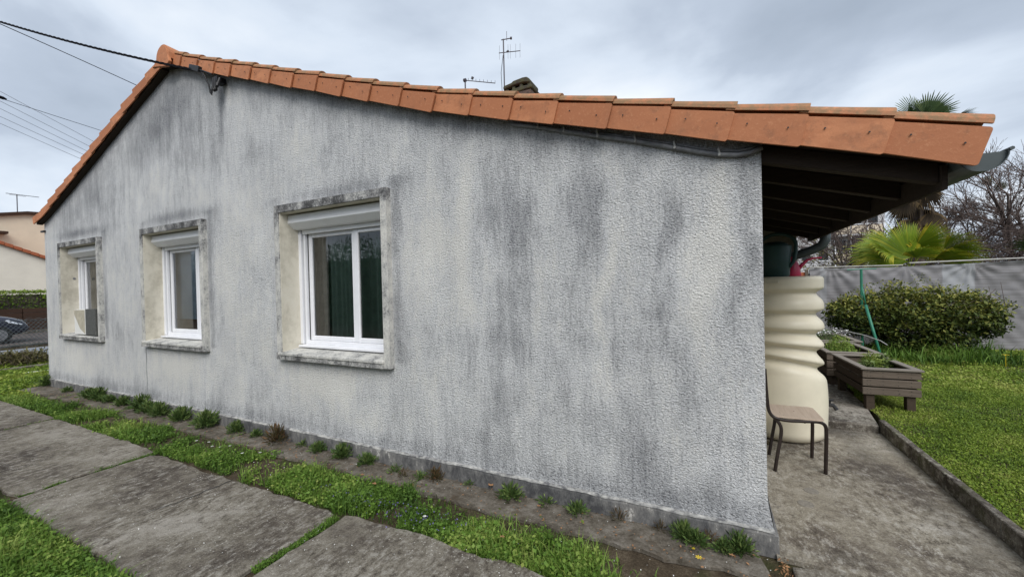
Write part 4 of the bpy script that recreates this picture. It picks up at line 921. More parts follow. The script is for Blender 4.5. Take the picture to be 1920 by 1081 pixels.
m = MB(); V = []; F = []
for i in range(9):
    t = i/8.; y_ = 1.17+.42*t; xb = .112-.02*math.sin(math.pi*t)
    V += [(xb+.012, y_, .68), (xb, y_, .84), (xb-.009, y_, .84), (xb+.003, y_, .68)]
for i in range(8):
    for k in range(4): F.append((i*4+k, i*4+(k+1) % 4, (i+1)*4+(k+1) % 4, (i+1)*4+k))
F += [(0, 3, 2, 1), (32, 33, 34, 35)]; m.add(V, F); m.build('backrest', M['plywood'], chair, bevel=.002)
# stone beside the tank and clay pot behind it
m = MB(); m.lathe(.20, 1.78, [(.03, 0.0), (.045, .008), (.03, .02)], 9); tag(m.build('stone', M['soil']), 'small dark flat stone on the patio in front of the tank', 'stone')
m = MB(); m.lathe(.86, 3.42, [(.07, .08), (.08, .12), (.10, .26), (.112, .26), (.112, .29), (.095, .29), (.09, .27)], 18); tag(m.build('flower_pot', M['orange'], smooth=True), 'small orange clay pot half hidden behind the tank', 'pot')
# round iron marks let into the patio
for (a, b, rr, w_) in ((.30, .66, .05, 'darker of the two faint round patches in the patio concrete'), (.375, .885, .048, 'paler of the two faint round patches in the patio concrete')):
    m = MB(); n = 22; m.lathe(a, b, [(rr, .0005), (rr-.002, .0035)], n); tag(m.build('round_patch', M['patch']), w_, 'patch')

# raised planters
def planter(name_label, cx, cy, ang, wx, ly, zt, zb, gz, legs=True):
    t = thing('planter', (cx, cy, gz), name_label, 'planter'); c, s = math.cos(ang), math.sin(ang)
    def T(p): return (cx+p[0]*c-p[1]*s, cy+p[0]*s+p[1]*c, p[2])
    def bb(x0, x1, y0, y1, z0, z1, mat, nm, bev=.004):
        m = MB(); m.box(x0, x1, y0, y1, z0, z1); m.v = [T(p) for p in m.v]; return m.build(nm, mat, t, bevel=bev)
    n = 3; h = (zt-zb)/n
    for k in range(n):
        z0, z1 = zb+k*h+.008, zb+(k+1)*h-.007
        bb(-.012, wx+.012, -.0, .024, z0, z1, M['board'], 'board'); bb(-.012, wx+.012, ly-.024, ly, z0, z1, M['board'], 'board')
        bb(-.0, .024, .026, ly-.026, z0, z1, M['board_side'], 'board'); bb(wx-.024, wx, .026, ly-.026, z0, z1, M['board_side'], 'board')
    bb(-.03, wx+.03, -.02, .055, zt, zt+.022, M['rim'], 'rim_board'); bb(-.03, wx+.03, ly-.055, ly+.02, zt, zt+.022, M['rim'], 'rim_board')
    bb(-.03, .05, .057, ly-.057, zt, zt+.022, M['rim'], 'rim_board'); bb(wx-.05, wx+.03, .057, ly-.057, zt, zt+.022, M['rim'], 'rim_board')
    for x0 in (.026, wx-.105):
        for y0 in (.026, ly-.105): bb(x0, x0+.078, y0, y0+.078, gz, zt-.01, M['board_side'], 'leg')
    bb(.026, wx-.026, .026, ly-.026, zb+.01, zt-.10, M['soil'], 'soil')
    # nail heads on the end boards
    m = MB()
    for k in range(n):
        for xx_ in (.03, .06, wx*.35, wx*.62, wx*.85):
            for dz in (.3, .72):
                m.box(xx_-.003, xx_+.003, -.0025, .0, zb+(k+dz)*h-.003, zb+(k+dz)*h+.003)
    m.v = [T(p) for p in m.v]; tag(m.build('nails', M['seal'], t), kind='stuff')
    return T, t
ANG = math.radians(6)
T1, t1 = planter('nearest weathered grey board planter on legs at the lawn edge', 1.295, 3.10, math.radians(3), .49, .98, .535, .245, .06)
T2, t2 = planter('second board planter from the front with leafy green herbs', 1.22, 4.28, math.radians(2), .58, 1.05, .53, .20, .08)
T3, t3 = planter('farthest board planter, filled with white-flowered plants', 1.28, 5.45, math.radians(2), .62, 1.0, .54, .20, .08)
def foliage(name, label, cat_, T, x0, x1, y0, y1, z, n, h, size, mat, vb=.5, asp=.4, grp=None):
    c = np.stack([rng.uniform(x0, x1, n), rng.uniform(y0, y1, n), np.zeros(n)], 1)
    den = np.array([T((p[0], p[1], z)) for p in c]); mx_, my_ = (x0+x1)/2, (y0+y1)/2
    dome = np.clip(1-((c[:, 0]-mx_)/((x1-x0)*.55))**2-((c[:, 1]-my_)/((y1-y0)*.55))**2, .1, 1)
    den[:, 2] = z+rng.uniform(0, 1, n)*h*dome
    V, F, A = leaves(den, rng.uniform(.5, 1.4, n)*size, np.clip(vb+rng.normal(0, .2, n)+(den[:, 2]-z)/h*.3, 0, 1), up=.4, asp=asp)
    root = thing(name, tuple(den.mean(0)), label, cat_, grp); fast('leaves', V, F, mat, root, v=A)
    k = min(40, n//8); P = [blades(den[:k, 0], den[:k, 1], np.full(k, z), np.full(k, h*.8), np.full(k, .006), rng.uniform(0, .5, k), np.full(k, vb))]
    V, F, A = cat(P); fast('stems', V, F, mat, root, v=A); return root
foliage('herb', 'spiky green chives in the middle of the nearest planter', 'plant', T1, .20, .34, .45, .72, .45, 420, .22, .08, M['grass'], .75, .12)
foliage('strawberry_plant', 'low pale leafy plant on the left of the nearest planter', 'plant', T1, .08, .24, .25, .55, .45, 260, .13, .055, M['weed'], .7, .6)
foliage('strawberry_plant', 'sprawling leafy plant hanging at the right rim of the nearest planter', 'plant', T1, .34, .50, .5, .88, .47, 420, .15, .055, M['weed'], .75, .6)
foliage('herb_bush', 'rounded bright green herb bush in the second planter', 'plant', T2, .05, .42, .1, .6, .46, 3000, .30, .03, M['grass'], .62, .5)
foliage('herb_bush', 'dark low herbs at the back of the second planter', 'plant', T2, .1, .5, .62, .98, .44, 500, .14, .03, M['weed'], .4, .5)
rt_ = foliage('flowering_plant', 'white-flowered cushion plant in the farthest planter', 'plant', T3, .02, .55, .05, .8, .46, 1800, .26, .03, M['weed'], .5, .4)
n = 130; c = np.array([T3((rng.uniform(.03, .55), rng.uniform(.05, .7), .62+rng.uniform(0, .1))) for _ in range(n)])
V, F, A = leaves(c, .026, np.full(n, .5), up=1.2, asp=1); fast('blossoms', V, F, M['white_petal'], rt_, v=A)
# low white-edged hose arch behind planter
m = MB(); m.tube([(1.55, 5.9, .70), (1.75, 5.7, .70), (1.95, 5.5, .66), (2.1, 5.3, .60), (2.15, 5.2, .55)], .007, 6); tag(m.build('cane', M['clip']), 'thin pale cane lying over the farthest planter', 'cane')

# fence with shade cloth
fe = thing('cloth_fence', (4.5, 8.75, 0), 'grey shade cloth fence with posts closing the far side of the garden', 'fence')
nx_, nz2 = 420, 46; xs_ = np.linspace(1.86, 11.5, nx_); zs_ = np.linspace(.02, 1, nz2)
Xg, Tg = np.meshgrid(xs_, zs_, indexing='ij'); topz = 1.80+.018*np.sin(Xg*1.3)+.01*(Xg-1.8); Zg = Tg*topz
Yg = 8.70+.0022*np.sin(Zg*2*np.pi/.155)
def fan(x0, z0, amp, k, spread):   # folds radiating from a tie point
    dx, dz = Xg-x0, z0-Zg; r_2 = np.hypot(dx, dz)+.03; th = np.arctan2(dx, dz+1e-6); return amp*np.sin(th*k)*np.exp(-r_2/spread)*np.minimum(1, r_2*5)
for x0, z0, am, k, sp in ((2.25, 1.85, .05, 13, .7), (3.55, 1.82, .045, 11, .6), (4.55, 1.85, .05, 15, .7), (5.6, 1.85, .05, 13, .6), (2.75, 1.85, .03, 12, .5), (7, 1.85, .05, 12, .6), (8.5, 1.85, .05, 12, .6), (10, 1.85, .05, 12, .6)): Yg = Yg+fan(x0, z0, am*.5, k, sp)
Yg = Yg+.012*np.sin(Xg*2.2+Zg*3)+.006*np.sin((Xg+Zg*.8)*23)
Dg = np.where((Xg > 4.13) & (Xg < 4.62) & (Zg > 1.0), .55, 0)+np.where((Xg > 2.05) & (Xg < 2.16), .3, 0)+np.where((Zg > topz-.025), .35, 0)
V = np.stack([Xg, Yg, Zg], -1).reshape(-1, 3); idx = np.arange(nx_*nz2).reshape(nx_, nz2)
F = np.stack([idx[:-1, :-1], idx[1:, :-1], idx[1:, 1:], idx[:-1, 1:]], -1).reshape(-1, 4)
fast('shade_cloth', V, F, M['cloth'], fe, v=Dg.ravel(), attr='dirt', smooth=True)
for px_, mt in ((1.9, 'kerb'), (3.56, 'bark'), (5.62, 'kerb'), (7.6, 'kerb'), (9.6, 'kerb')):
    m = MB(); m.box(px_-.03, px_+.03, 8.76, 8.82, 0, 1.80); m.build('post', M[mt], fe)
m = MB(); m.tube([(1.86, 8.69, 1.845), (3.5, 8.69, 1.83)], .014, 7); m.tube([(3.6, 8.68, 1.87), (5.9, 8.68, 1.90)], .016, 7); m.tube([(5.9, 8.68, 1.90), (11.4, 8.68, 1.92)], .014, 7); m.build('rail', M['lime'], fe)
# red gate panel far left of the fence
m = MB(); gt = thing('garden_gate', (1.7, 8.8, 0), 'reddish brown wooden gate seen between tank and cloth fence', 'gate')
for z0 in (.3, .75, 1.2, 1.62):
    m = MB(); m.box(1.25, 1.84, 8.78, 8.80, z0, z0+.12); m.build('board', M['orange'] if z0 > 1.6 else M['board'], gt)
for x0 in (1.25, 1.78):
    m = MB(); m.box(x0, x0+.06, 8.74, 8.78, .08, 1.80); m.build('post', M['board'], gt)
# green post and green leaning pole
m = MB(); m.tube([(2.42, 7.3, .05), (2.42, 7.3, 1.74)], .022, 8); m.tube([(2.2, 7.3, 1.745), (2.65, 7.3, 1.75)], .012, 6); tag(m.build('green_post', M['green_tube']), 'upright dull green metal post with short crossbar before the cloth fence', 'post')
m = MB(); m.tube([(2.12, 6.0, 1.12), (2.30, 5.85, .10)], .021, 10); m.tube([(2.085, 6.03, 1.42), (2.12, 6.0, 1.13)], .013, 8); tag(m.build('green_pole', M['green_tube'], smooth=True), 'bright green tube leaning diagonally beside the bush', 'pole')

# big bush
bush = thing('bush', (3.2, 7.55, .09), 'wide dense leafy green bush spreading in front of the cloth fence', 'bush')
def blob_points(n, C_, R_, seed=0, shell=.75):
    d = rng.normal(size=(n, 3)); d /= np.linalg.norm(d, axis=1)[:, None]; u = rng.uniform(shell**3, 1, n)**(1/3)
    lump = 1+.16*np.sin(d[:, 0]*7+seed)*np.sin(d[:, 2]*8+seed*2)+.10*np.sin(d[:, 1]*13+seed)
    return np.array(C_)+d*np.array(R_)*(u*lump)[:, None], d
P = []
for (cx, cy, cz, rx, ry, rz_, n) in ((2.55, 7.5, .85, .62, .5, .42, 5200), (3.15, 7.5, .80, .72, .6, .60, 8000), (3.8, 7.5, .82, .62, .55, .50, 6000), (4.2, 7.5, .78, .30, .4, .34, 1500), (2.2, 7.45, .85, .35, .4, .28, 1500), (3.3, 7.4, .45, .75, .5, .42, 3500)):
    c, d = blob_points(n, (cx, cy, cz), (rx, ry, rz_), cx*9, .68)
    k = c[:, 2] > .12; c, d = c[k], d[k]
    k = vnoise(c[:, 0]*1.0+c[:, 1], c[:, 2]*1.3, 9, 17) > .28; c, d = c[k], d[k]
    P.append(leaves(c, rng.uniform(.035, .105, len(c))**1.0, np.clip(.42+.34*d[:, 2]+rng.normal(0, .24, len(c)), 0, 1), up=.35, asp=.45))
n = 900; t = rng.uniform(size=n); c = np.stack([rng.uniform(2.1, 4.6, n), rng.uniform(7.2, 7.8, n), .9+.35*rng.uniform(0, 1, n)+.25*np.sin(rng.uniform(0, 1, n)*3)], 1)
c[:, 2] = .95+.5*np.clip(1-((c[:, 0]-3.2)/1.5)**2, 0, 1)*rng.uniform(.6, 1.12, n)*(.8+.5*vnoise(c[:, 0], c[:, 0]*0, 8, 5))
P.append(leaves(c, rng.uniform(.03, .06, n), np.clip(rng.normal(.65, .2, n), 0, 1), up=.2, asp=.4))
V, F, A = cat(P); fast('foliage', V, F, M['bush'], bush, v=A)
m = MB()
for k in range(26):
    a = rng.uniform(0, 6.28); b = np.array([3.2+rng.uniform(-.5, .5), 7.5+rng.uniform(-.2, .2), .05]); e_ = np.array([3.2+1.2*math.cos(a), 7.5+.45*math.sin(a), rng.uniform(.7, 1.35)])
    m.tube([b, (b+e_)/2+(0, 0, .1), e_], [.012, .009, .004], 5)
for (a, b, c_) in ((2.9, 1.35, 1.52), (4.45, 1.2, 1.45), (4.3, 1.25, 1.38), (2.2, .95, 1.2)): m.tube([(a, 7.4, b-.4), (a-.1, 7.35, c_)], [.006, .003], 4)
m.build('stems', M['twig'], bush)
# small flowers near the bush
for (a, b, lab) in ((4.05, 6.6, 'orange flower standing in the grass under the bush'),):
    m = MB(); m.tube([(a, b, .08), (a, b, .26)], .004, 4); 
    for k in range(6):
        q = k*1.047; m.add([(a, b, .26), (a+.03*math.cos(q-.3), b+.03*math.sin(q-.3), .275), (a+.055*math.cos(q), b+.055*math.sin(q), .27), (a+.03*math.cos(q+.3), b+.03*math.sin(q+.3), .275)], [(0, 1, 2, 3)])
    tag(m.build('flower', M['yellow']), lab, 'flower')

# =============== TREES, PALMS AND BUILDINGS BEHIND ===============
def fan_leaf(base, tip, size, n=34, spread=2.3, droop=.25, roll=0.0, dirn=None):
    """palm fan: petiole from base to tip, then n pleated segments"""
    base, tip = np.array(base, float), np.array(tip, float); d = (tip-base) if dirn is None else np.array(dirn, float); d /= np.linalg.norm(d)
    side = np.cross(d, (0, 0, 1.)); side /= np.linalg.norm(side)+1e-6; up = np.cross(side, d)
    side, up = side*math.cos(roll)+up*math.sin(roll), up*math.cos(roll)-side*math.sin(roll)
    V = []; F = []; A = []
    w = .012; k = 0; V += [base-side*w, base+side*w, tip+side*w*.6, tip-side*w*.6]; F += [(0, 1, 2), (0, 2, 3)]; A += [.6]*4; k = 4
    for i in range(n):
        t = (i/(n-1)-.5)*2; th = t*spread/2*1.15; L = size*(1-.22*abs(t)**2)*rng.uniform(.84, 1.08)
        dr = d*math.cos(th)+side*math.sin(th); dr2 = np.cross(dr, up); ww = size*spread/n*.42; cup = up*(-abs(math.sin(th))*.10)
        v_ = np.clip(.45+rng.normal(0, .1)+(.35 if abs(t) > .8 else 0), 0, 1)
        p1 = tip+(dr+cup)*L*.55; p2 = tip+(dr+cup)*L*.85+np.array([0, 0, -droop*L*.12]); p3 = tip+(dr+cup)*L+np.array([0, 0, -droop*L*.35])
        V += [tip, p1-dr2*ww+up*.008, p1+dr2*ww-up*.008, p2-dr2*ww*.5, p2+dr2*ww*.5, p3]
        F += [(k, k+1, k+2), (k+1, k+3, k+4), (k+1, k+4, k+2), (k+3, k+5, k+4)]; A += [v_-.15, v_, v_, v_+.12, v_+.12, v_+.4]; k += 6
    return np.array(V), np.array(F), np.clip(np.array(A), 0, 1)
# low yellow-green palm just over the fence
pa = thing('fan_palm', (3.9, 10.0, 0), 'bright yellow-green low fan palm just above the cloth fence', 'palm')
m = MB(); m.tube([(4.0, 10.0, 0), (4.0, 10.0, 1.65)], .09, 8); m.build('trunk', M['bark'], pa)
for (tip, dr_, sz, n_, spr, dp, rl) in (((3.98, 9.75, 2.02), (-.55, -.05, .75), 1.0, 60, 2.6, .2, 1.45), ((4.12, 9.85, 2.30), (.75, -.05, .40), .72, 44, 1.6, .1, 1.4), ((4.42, 9.7, 2.02), (1, -.1, .04), .88, 44, 1.3, .35, 1.3), ((3.9, 9.6, 1.93), (-1, -.1, .03), .98, 40, 1.0, .2, 1.3),
        ((3.75, 9.85, 2.25), (-.9, 0, .35), .85, 36, 1.6, .3, 1.2), ((4.2, 9.9, 2.05), (.35, .1, .75), .6, 30, 2.4, .3, 1.5), ((4.0, 9.5, 2.0), (.3, -.6, .4), .6, 30, 2.6, .5, .3), ((3.5, 10.1, 2.1), (-.6, .3, .6), .7, 30, 2.4, .5, 1.0),
        ((3.6, 9.5, 2.1), (-.7, -.4, .5), .7, 40, 2.2, .6, .7), ((4.5, 9.6, 2.2), (.8, -.4, .45), .65, 36, 2.0, .6, .8), ((4.1, 10.2, 2.4), (.1, .3, .9), .6, 36, 2.4, .2, 1.2), ((4.3, 9.5, 1.95), (.7, -.5, .1), .7, 36, 1.6, .8, .9)):
    V, F, A = fan_leaf((4.0, 10, 1.6), tip, sz, n_, spr*.9, dp, rl, dr_); fast('frond', V, F, M['palm_y'], pa, v=A)
# palm leaves at the right border
pb_ = thing('fan_palm', (6.3, 9.9, 0), 'low green palm whose leaf tips reach in at the right edge', 'palm')
m = MB(); m.tube([(6.6, 10.0, 0), (6.6, 10.0, 1.7)], .09, 8); m.build('trunk', M['bark'], pb_)
for (tip, sz, dr, rl) in (((6.2, 9.7, 2.05), .75, .5, .2), ((6.4, 9.6, 2.25), .7, .3, .6), ((6.9, 9.9, 2.3), .7, .3, -.4)):
    V, F, A = fan_leaf((6.6, 10, 1.7), tip, sz, 30, 2.5, dr, rl); fast('frond', V, F, M['palm_g'], pb_, v=A)
# tall palm with dead skirt
pc = thing('tall_palm', (5.3, 13.2, 0), 'tall fan palm with green crown above a skirt of dead brown fronds', 'palm')
m = MB(); m.tube([(5.3, 13.2, 0), (5.32, 13.2, 3), (5.3, 13.2, 6.0)], [.2, .17, .13], 10); m.build('trunk', M['bark'], pc)
for k in range(15):
    a = k*2.4; el = .2+.9*((k*37) % 10)/10; d = np.array([math.cos(a)*math.cos(el), math.sin(a)*math.cos(el), math.sin(el)])
    V, F, A = fan_leaf((5.3, 13.2, 5.75), np.array([5.3, 13.2, 5.75])+d*.42, .62, 28, 3.0, .3, a); fast('frond', V, F, M['palm_g'], pc, v=A)
for (tip, dr_, sz) in (((5.25, 12.9, 6.2), (-.35, -.1, 1), .72), ((5.45, 12.9, 6.15), (.75, -.1, .75), .75), ((6.0, 13, 6.0), (1, 0, .35), .6)):
    V, F, A = fan_leaf((5.3, 13.2, 5.75), tip, sz, 30, 2.3 if sz > .6 else .5, .1, 1.4, dr_); fast('frond', V, F, M['palm_g'], pc, v=A)
for k in range(30):
    a = k*2.4; z = 5.2-k*.075; d = np.array([math.cos(a)*.5, math.sin(a)*.5, -.8]); V, F, A = fan_leaf((5.3, 13.2, z+.3), np.array([5.3, 13.2, z])+d*.55, .55, 22, 2.0, 1.2, a); fast('dead_frond', V, F, M['palm_b'], pc, v=A)

def prisms(P0, P1, R0_, R1_, n=3):
    P0, P1 = np.asarray(P0), np.asarray(P1); d = P1-P0; d /= np.linalg.norm(d, axis=1)[:, None]+1e-9
    h = np.where(np.abs(d[:, 2:3]) < .9, np.array([[0, 0, 1.]]), np.array([[1., 0, 0]])); a = np.cross(d, h); a /= np.linalg.norm(a, axis=1)[:, None]; b = np.cross(d, a)
    V = []
    for P_, R_ in ((P0, R0_), (P1, R1_)):
        for j in range(n): q = 6.2832*j/n; V.append(P_+np.asarray(R_)[:, None]*(math.cos(q)*a+math.sin(q)*b))
    V = np.stack(V, 1).reshape(-1, 3); N_ = len(P0)
    F = np.array([[j, (j+1) % n, n+(j+1) % n, n+j] for j in range(n)]); return V, (np.arange(N_)[:, None, None]*2*n+F[None]).reshape(-1, 4)
def bare_tree(name, label, base, h, spread=.55, seed=1, depth=6, mat='twig', r0=.09, up=.25, nfirst=5, cat_='tree'):
    r = np.random.default_rng(seed); S0 = []; S1 = []; A0 = []; A1 = []; tips = []
    def grow(p, d, L, rad, lev):
        n = 3; q = p
        for i in range(n):
            d = d+r.normal(0, .11, 3)+np.array([0, 0, up*.12]); d /= np.linalg.norm(d); e_ = q+d*L/n
            S0.append(q); S1.append(e_); A0.append(rad*(1-.3*i/n)); A1.append(rad*(1-.3*(i+1)/n)); q = e_
            if lev < depth and lev > 0 and r.uniform() < .55:
                a = d+r.normal(0, spread, 3); a /= np.linalg.norm(a); grow(q, a, L*.62, rad*.5, lev+1)
        if lev < depth:
            for k in range(2 if lev else nfirst):
                a = d+r.normal(0, spread*(1.2 if lev == 0 else 1), 3); a /= np.linalg.norm(a); grow(q, a, L*r.uniform(.62, .82), rad*.62, lev+1)
        else: tips.append(q)
    grow(np.array(base, float), np.array([0, 0, 1.]), h*.30, r0, 0)
    S0, S1, A0, A1 = map(np.array, (S0, S1, A0, A1)); A0 = np.maximum(A0, .0045); A1 = np.maximum(A1, .0035); t = thing(name, base, label, cat_)
    big = A0 > r0*.25
    V, F = prisms(S0[big], S1[big], A0[big], A1[big], 6); fast('trunk', V, F, M['bark'], t, smooth=True)
    V, F = prisms(S0[~big], S1[~big], A0[~big], A1[~big], 3); fast('crown', V, F, M[mat], t)
    return t, np.array(tips)
bt, tips = bare_tree('bare_tree', 'bare twiggy tree with two dark mistletoe clumps right of the gutter', (8.1, 16, 0), 6.6, .42, 3, 6)
for (a, b, c_, r3, lb) in ((7.95, 15.8, 4.62, .17, 'larger mistletoe ball in the bare tree right of the gutter'), (8.25, 15.8, 4.42, .14, 'smaller mistletoe ball just below right of the larger one')):
    c, d = blob_points(500, (a, b, c_), (r3, r3, r3), 1, .1); V, F, A = leaves(c, .06, np.clip(rng.normal(.35, .15, 500), 0, 1), asp=.25); tag(fast('mistletoe', V, F, M['shrub'], v=A), lb, 'mistletoe', 'mistletoe balls')
bare_tree('bare_tree', 'bare tree leaning out at the right edge of the picture', (10.3, 17, 0), 6.2, .40, 8, 6)
bare_tree('bare_tree', 'low spreading bare tree between the tall palm and the gutter', (6.6, 14.5, 0), 5.0, .55, 12, 6)
bare_tree('bare_tree', 'pollarded bare tree in front of the white apartment block', (4.75, 17.5, 0), 4.2, .5, 21, 5, r0=.13)
bare_tree('bare_tree', 'thin bare tree left of the tall palm', (4.3, 14.8, 0), 5.0, .5, 31, 6, r0=.06)
# brown twiggy thicket behind the fence
n = 15000; p0 = np.stack([rng.uniform(5.2, 11.5, n), rng.uniform(13, 15.5, n), rng.uniform(.3, 2.9, n)], 1); p0[:, 2] *= .8+.35*vnoise(p0[:, 0], p0[:, 1], 1.5, 3)
d = rng.normal(size=(n, 3)); d[:, 2] += .5; d /= np.linalg.norm(d, axis=1)[:, None]; L_ = rng.uniform(.2, .6, n)
V, F = prisms(p0, p0+d*L_[:, None], np.full(n, .008), np.full(n, .003)); tag(fast('thicket', V, F, M['twig']), 'brown leafless thicket behind the cloth fence', 'thicket', kind='stuff')
n = 9000; c = np.stack([rng.uniform(4.8, 12, n), rng.uniform(13, 16, n), rng.uniform(.2, 2.5, n)], 1); V, F, A = leaves(c, rng.uniform(.04, .1, n), np.clip(rng.normal(.4, .2, n), 0, 1)); tag(fast('undergrowth', V, F, M['shrub'], v=A), 'dull green brown undergrowth inside the thicket', 'undergrowth', kind='stuff')
n = 2600; c = np.stack([rng.uniform(1.0, 4.6, n), rng.uniform(11.5, 13, n), rng.uniform(.8, 2.35, n)], 1); c[:, 2] *= .75+.5*vnoise(c[:, 0], c[:, 1], 3, 3); V, F, A = leaves(c, rng.uniform(.04, .1, n), np.clip(rng.normal(.5, .2, n), 0, 1)); tag(fast('hedge_growth', V, F, M['shrub'], v=A), 'scrubby hedge growth behind the left end of the cloth fence', 'undergrowth', kind='stuff')
# apartment block
ab = thing('apartment_block', (10.5, 42, 0), 'white apartment block with balconies far beyond the garden', 'building')
m = MB(); m.box(5.5, 9.4, 40.6, 50, 0, 9.6); m.box(9.42, 13.2, 41.4, 50, 0, 9.0); m.build('wall', M['white_wall'], ab)
for fl in range(4):
    for xa in (6.0, 7.3, 8.55):
        m = MB(); z0 = .8+fl*2.3; m.box(xa, xa+.62, 40.52, 40.6, z0, z0+1.2); w = m.build('window', M['car_glass'], ab)
        m = MB(); m.box(xa-.05, xa+.67, 40.48, 40.52, z0-.08, z0); m.build('frame', M['pvc'], w)
    z0 = .5+fl*2.3
    m = MB(); m.box(9.6, 12.9, 40.4, 41.4, z0, z0+.14); m.build('balcony', M['white_wall'], ab)
    m = MB(); m.box(9.6, 12.9, 40.38, 40.42, z0+.9, z0+.98)
    for k in range(4): m.box(9.6+k*1.08, 9.68+k*1.08, 40.37, 40.43, z0, z0+2.3)
    m.build('balcony_frame', M['pvc'], ab)
    for k in range(3):
        m = MB(); m.box(9.75+k*1.08, 10.6+k*1.08, 41.32, 41.4, z0+.15, z0+2.0); m.build('window', M['car_glass'], ab)
    m = MB(); m.box(9.65, 12.85, 40.42, 40.44, z0+.16, z0+.85); m.build('balcony_panel', M['cream_wall'], ab)
m = MB(); m.box(5.3, 13.4, 40.3, 50.2, 9.6, 9.9); m.build('roof', M['mortar'], ab)

# =============== STREET SIDE ON THE LEFT ===============
m = MB(); m.prism([(-19.6, -30), (-16.1, -30), (-16.1, 30), (-19.6, 30)], 'z', -0.033, -0.02); tag(m.build('pavement', M['drive']), 'blue grey paved strip before the street fence', kind='structure')
m = MB(); m.prism([(-27.5, -60), (-20.4, -60), (-20.4, 60), (-27.5, 60)], 'z', -0.033, -0.028); tag(m.build('road', M['asphalt']), 'street beyond the chain link fence', kind='structure')
m = MB(); m.box(-20.4, -20.2, -60, 60, -.033, .06); m.box(-27.7, -27.5, -60, 60, -.033, .10); tag(m.build('kerb', M['kerb']), 'street kerbs', kind='structure')
# edging kerb of the shrub bed
m = MB(); m.box(-14.1, -13.95, -3, 1.15, -.03, .05); tag(m.build('bed_edging', M['slab']), 'low concrete edging in front of the brownish shrubs', 'edging')
# lying white stick on the lawn
m = MB(); m.tube([(-13.0, .12, .03), (-12.75, .75, .04)], .012, 6); tag(m.build('white_stick', M['pvc']), 'thin white stick lying on the front lawn near the corner', 'stick')
for k, (a, b, hh, n, lb) in enumerate([(-14.9, -.3, .50, 2600, 'tallest brownish green shrub at the lawn edge, leftmost in view'), (-14.7, .45, .36, 1800, 'middle brownish shrub at the lawn edge'), (-14.8, 1.15, .22, 1100, 'lowest shrub at the lawn edge next to the house corner')]):
    t = thing('shrub', (a, b, 0), lb, 'shrub', 'shrubs at the lawn edge'); p0 = np.stack([a+rng.normal(0, .2, n), b+rng.normal(0, .2, n), np.full(n, -.02)+rng.uniform(0, hh*.5, n)], 1)
    d = np.stack([rng.normal(0, .45, n), rng.normal(0, .45, n), rng.uniform(.5, 1, n)], 1); V, F, A = leaves(p0+d*hh*rng.uniform(0, .6, n)[:, None], rng.uniform(.05, .13, n), np.clip(rng.normal(.5, .22, n), 0, 1), asp=.22, axis=d); fast('leaves', V, F, M['shrub'], t, v=A)
    V, F = prisms(p0[:200], p0[:200]+d[:200]*hh*.6, np.full(200, .006), np.full(200, .003)); fast('stems', V, F, M['twig'], t)
# chain link fence
cf = thing('chain_link_fence', (-20, 1, 0), 'low grey chain link fence along the street', 'fence')
P0 = []; P1 = []; H_ = .84; st = .105
for yb in np.arange(-4.5, 4.5, st):
    for s in (1, -1):
        y0, y1 = (yb, yb+H_*.8) if s > 0 else (yb+H_*.8, yb)
        P0.append((-20.0, y0, .03)); P1.append((-20.0, y1, H_))
V, F = prisms(P0, P1, np.full(len(P0), .006), np.full(len(P0), .006), 4); tag(fast('mesh', V, F, M['zinc'], cf), kind='stuff')
m = MB()
for yb in np.arange(-4.5, 4.5, st*2):
    q = [(-20, yb+st*2*(i/6.)-.02, H_+.06*math.sin(math.pi*i/6.)) for i in range(7)]; m.tube(q, .006, 4, cap=False)
m.tube([(-20.01, -4.5, H_), (-20.01, 5, H_)], .007, 4); m.tube([(-20.01, -4.5, .05), (-20.01, 5, .05)], .012, 4); m.tube([(-20.01, -4.5, .6), (-20.01, 5, .6)], .005, 4)
tag(m.build('top_loops', M['zinc'], cf), kind='stuff')
for yy in (-2.2, .2, 3.4):
    m = MB(); m.tube([(-20.02, yy, -.03), (-20.02, yy, .92)], .018, 6); m.build('post', M['zinc'], cf)
m = MB(); m.tube([(-15.9, 1.15, .18), (-15.85, 1.30, .26), (-15.8, 1.45, .24), (-15.8, 1.5, .1), (-15.8, 1.5, -.02)], .018, 6); tag(m.build('standpipe', M['black']), 'small dark curved pipe at the edge of the lawn beside the corner', 'pipe')
# parked car, nose pointing along the street
car = thing('parked_car', (-23.2, .3, 0), 'dark navy car parked beyond the chain link fence', 'car')
prof = [(-2.0, .45, .78), (-1.9, .30, 1.02), (-1.5, .24, 1.28), (-1.0, .22, 1.44), (-.3, .22, 1.48), (.35, .22, 1.40), (.75, .22, 1.20), (1.15, .22, 1.03), (1.6, .22, .95), (1.95, .24, .84), (2.12, .30, .70), (2.18, .36, .50)]
V = []; F = []; hw = .86
for (yy, zb_, zt_) in prof:
    tp = .82 if zt_ > 1.1 else .93; nar = 1-.18*max(0, (abs(yy)-1.5)/.7)**1.5; belt = min(zt_, .93)-.03
    for (fx, z) in ((-1*.92, zb_), (-1.0, zb_+.12), (-1.0, belt-.08), (-tp*(1 if zt_ <= 1.1 else 1.0)*.97, belt+.02 if zt_ > 1.1 else zt_-.05), (-tp*.72, zt_), (tp*.72, zt_), (tp*.97, belt+.02 if zt_ > 1.1 else zt_-.05), (1.0, belt-.08), (1.0, zb_+.12), (.92, zb_)):
        V.append((-23.2+fx*hw*nar, .32+yy, z))
k = 10
for i in range(len(prof)-1):
    for j in range(k): F.append((i*k+j, i*k+(j+1) % k, (i+1)*k+(j+1) % k, (i+1)*k+j))
F += [tuple(range(k-1, -1, -1)), tuple(range((len(prof)-1)*k, len(prof)*k))]
m = MB(); m.add(V, F); m.build('body', M['car'], car, smooth=True, sub=2)
m = MB()
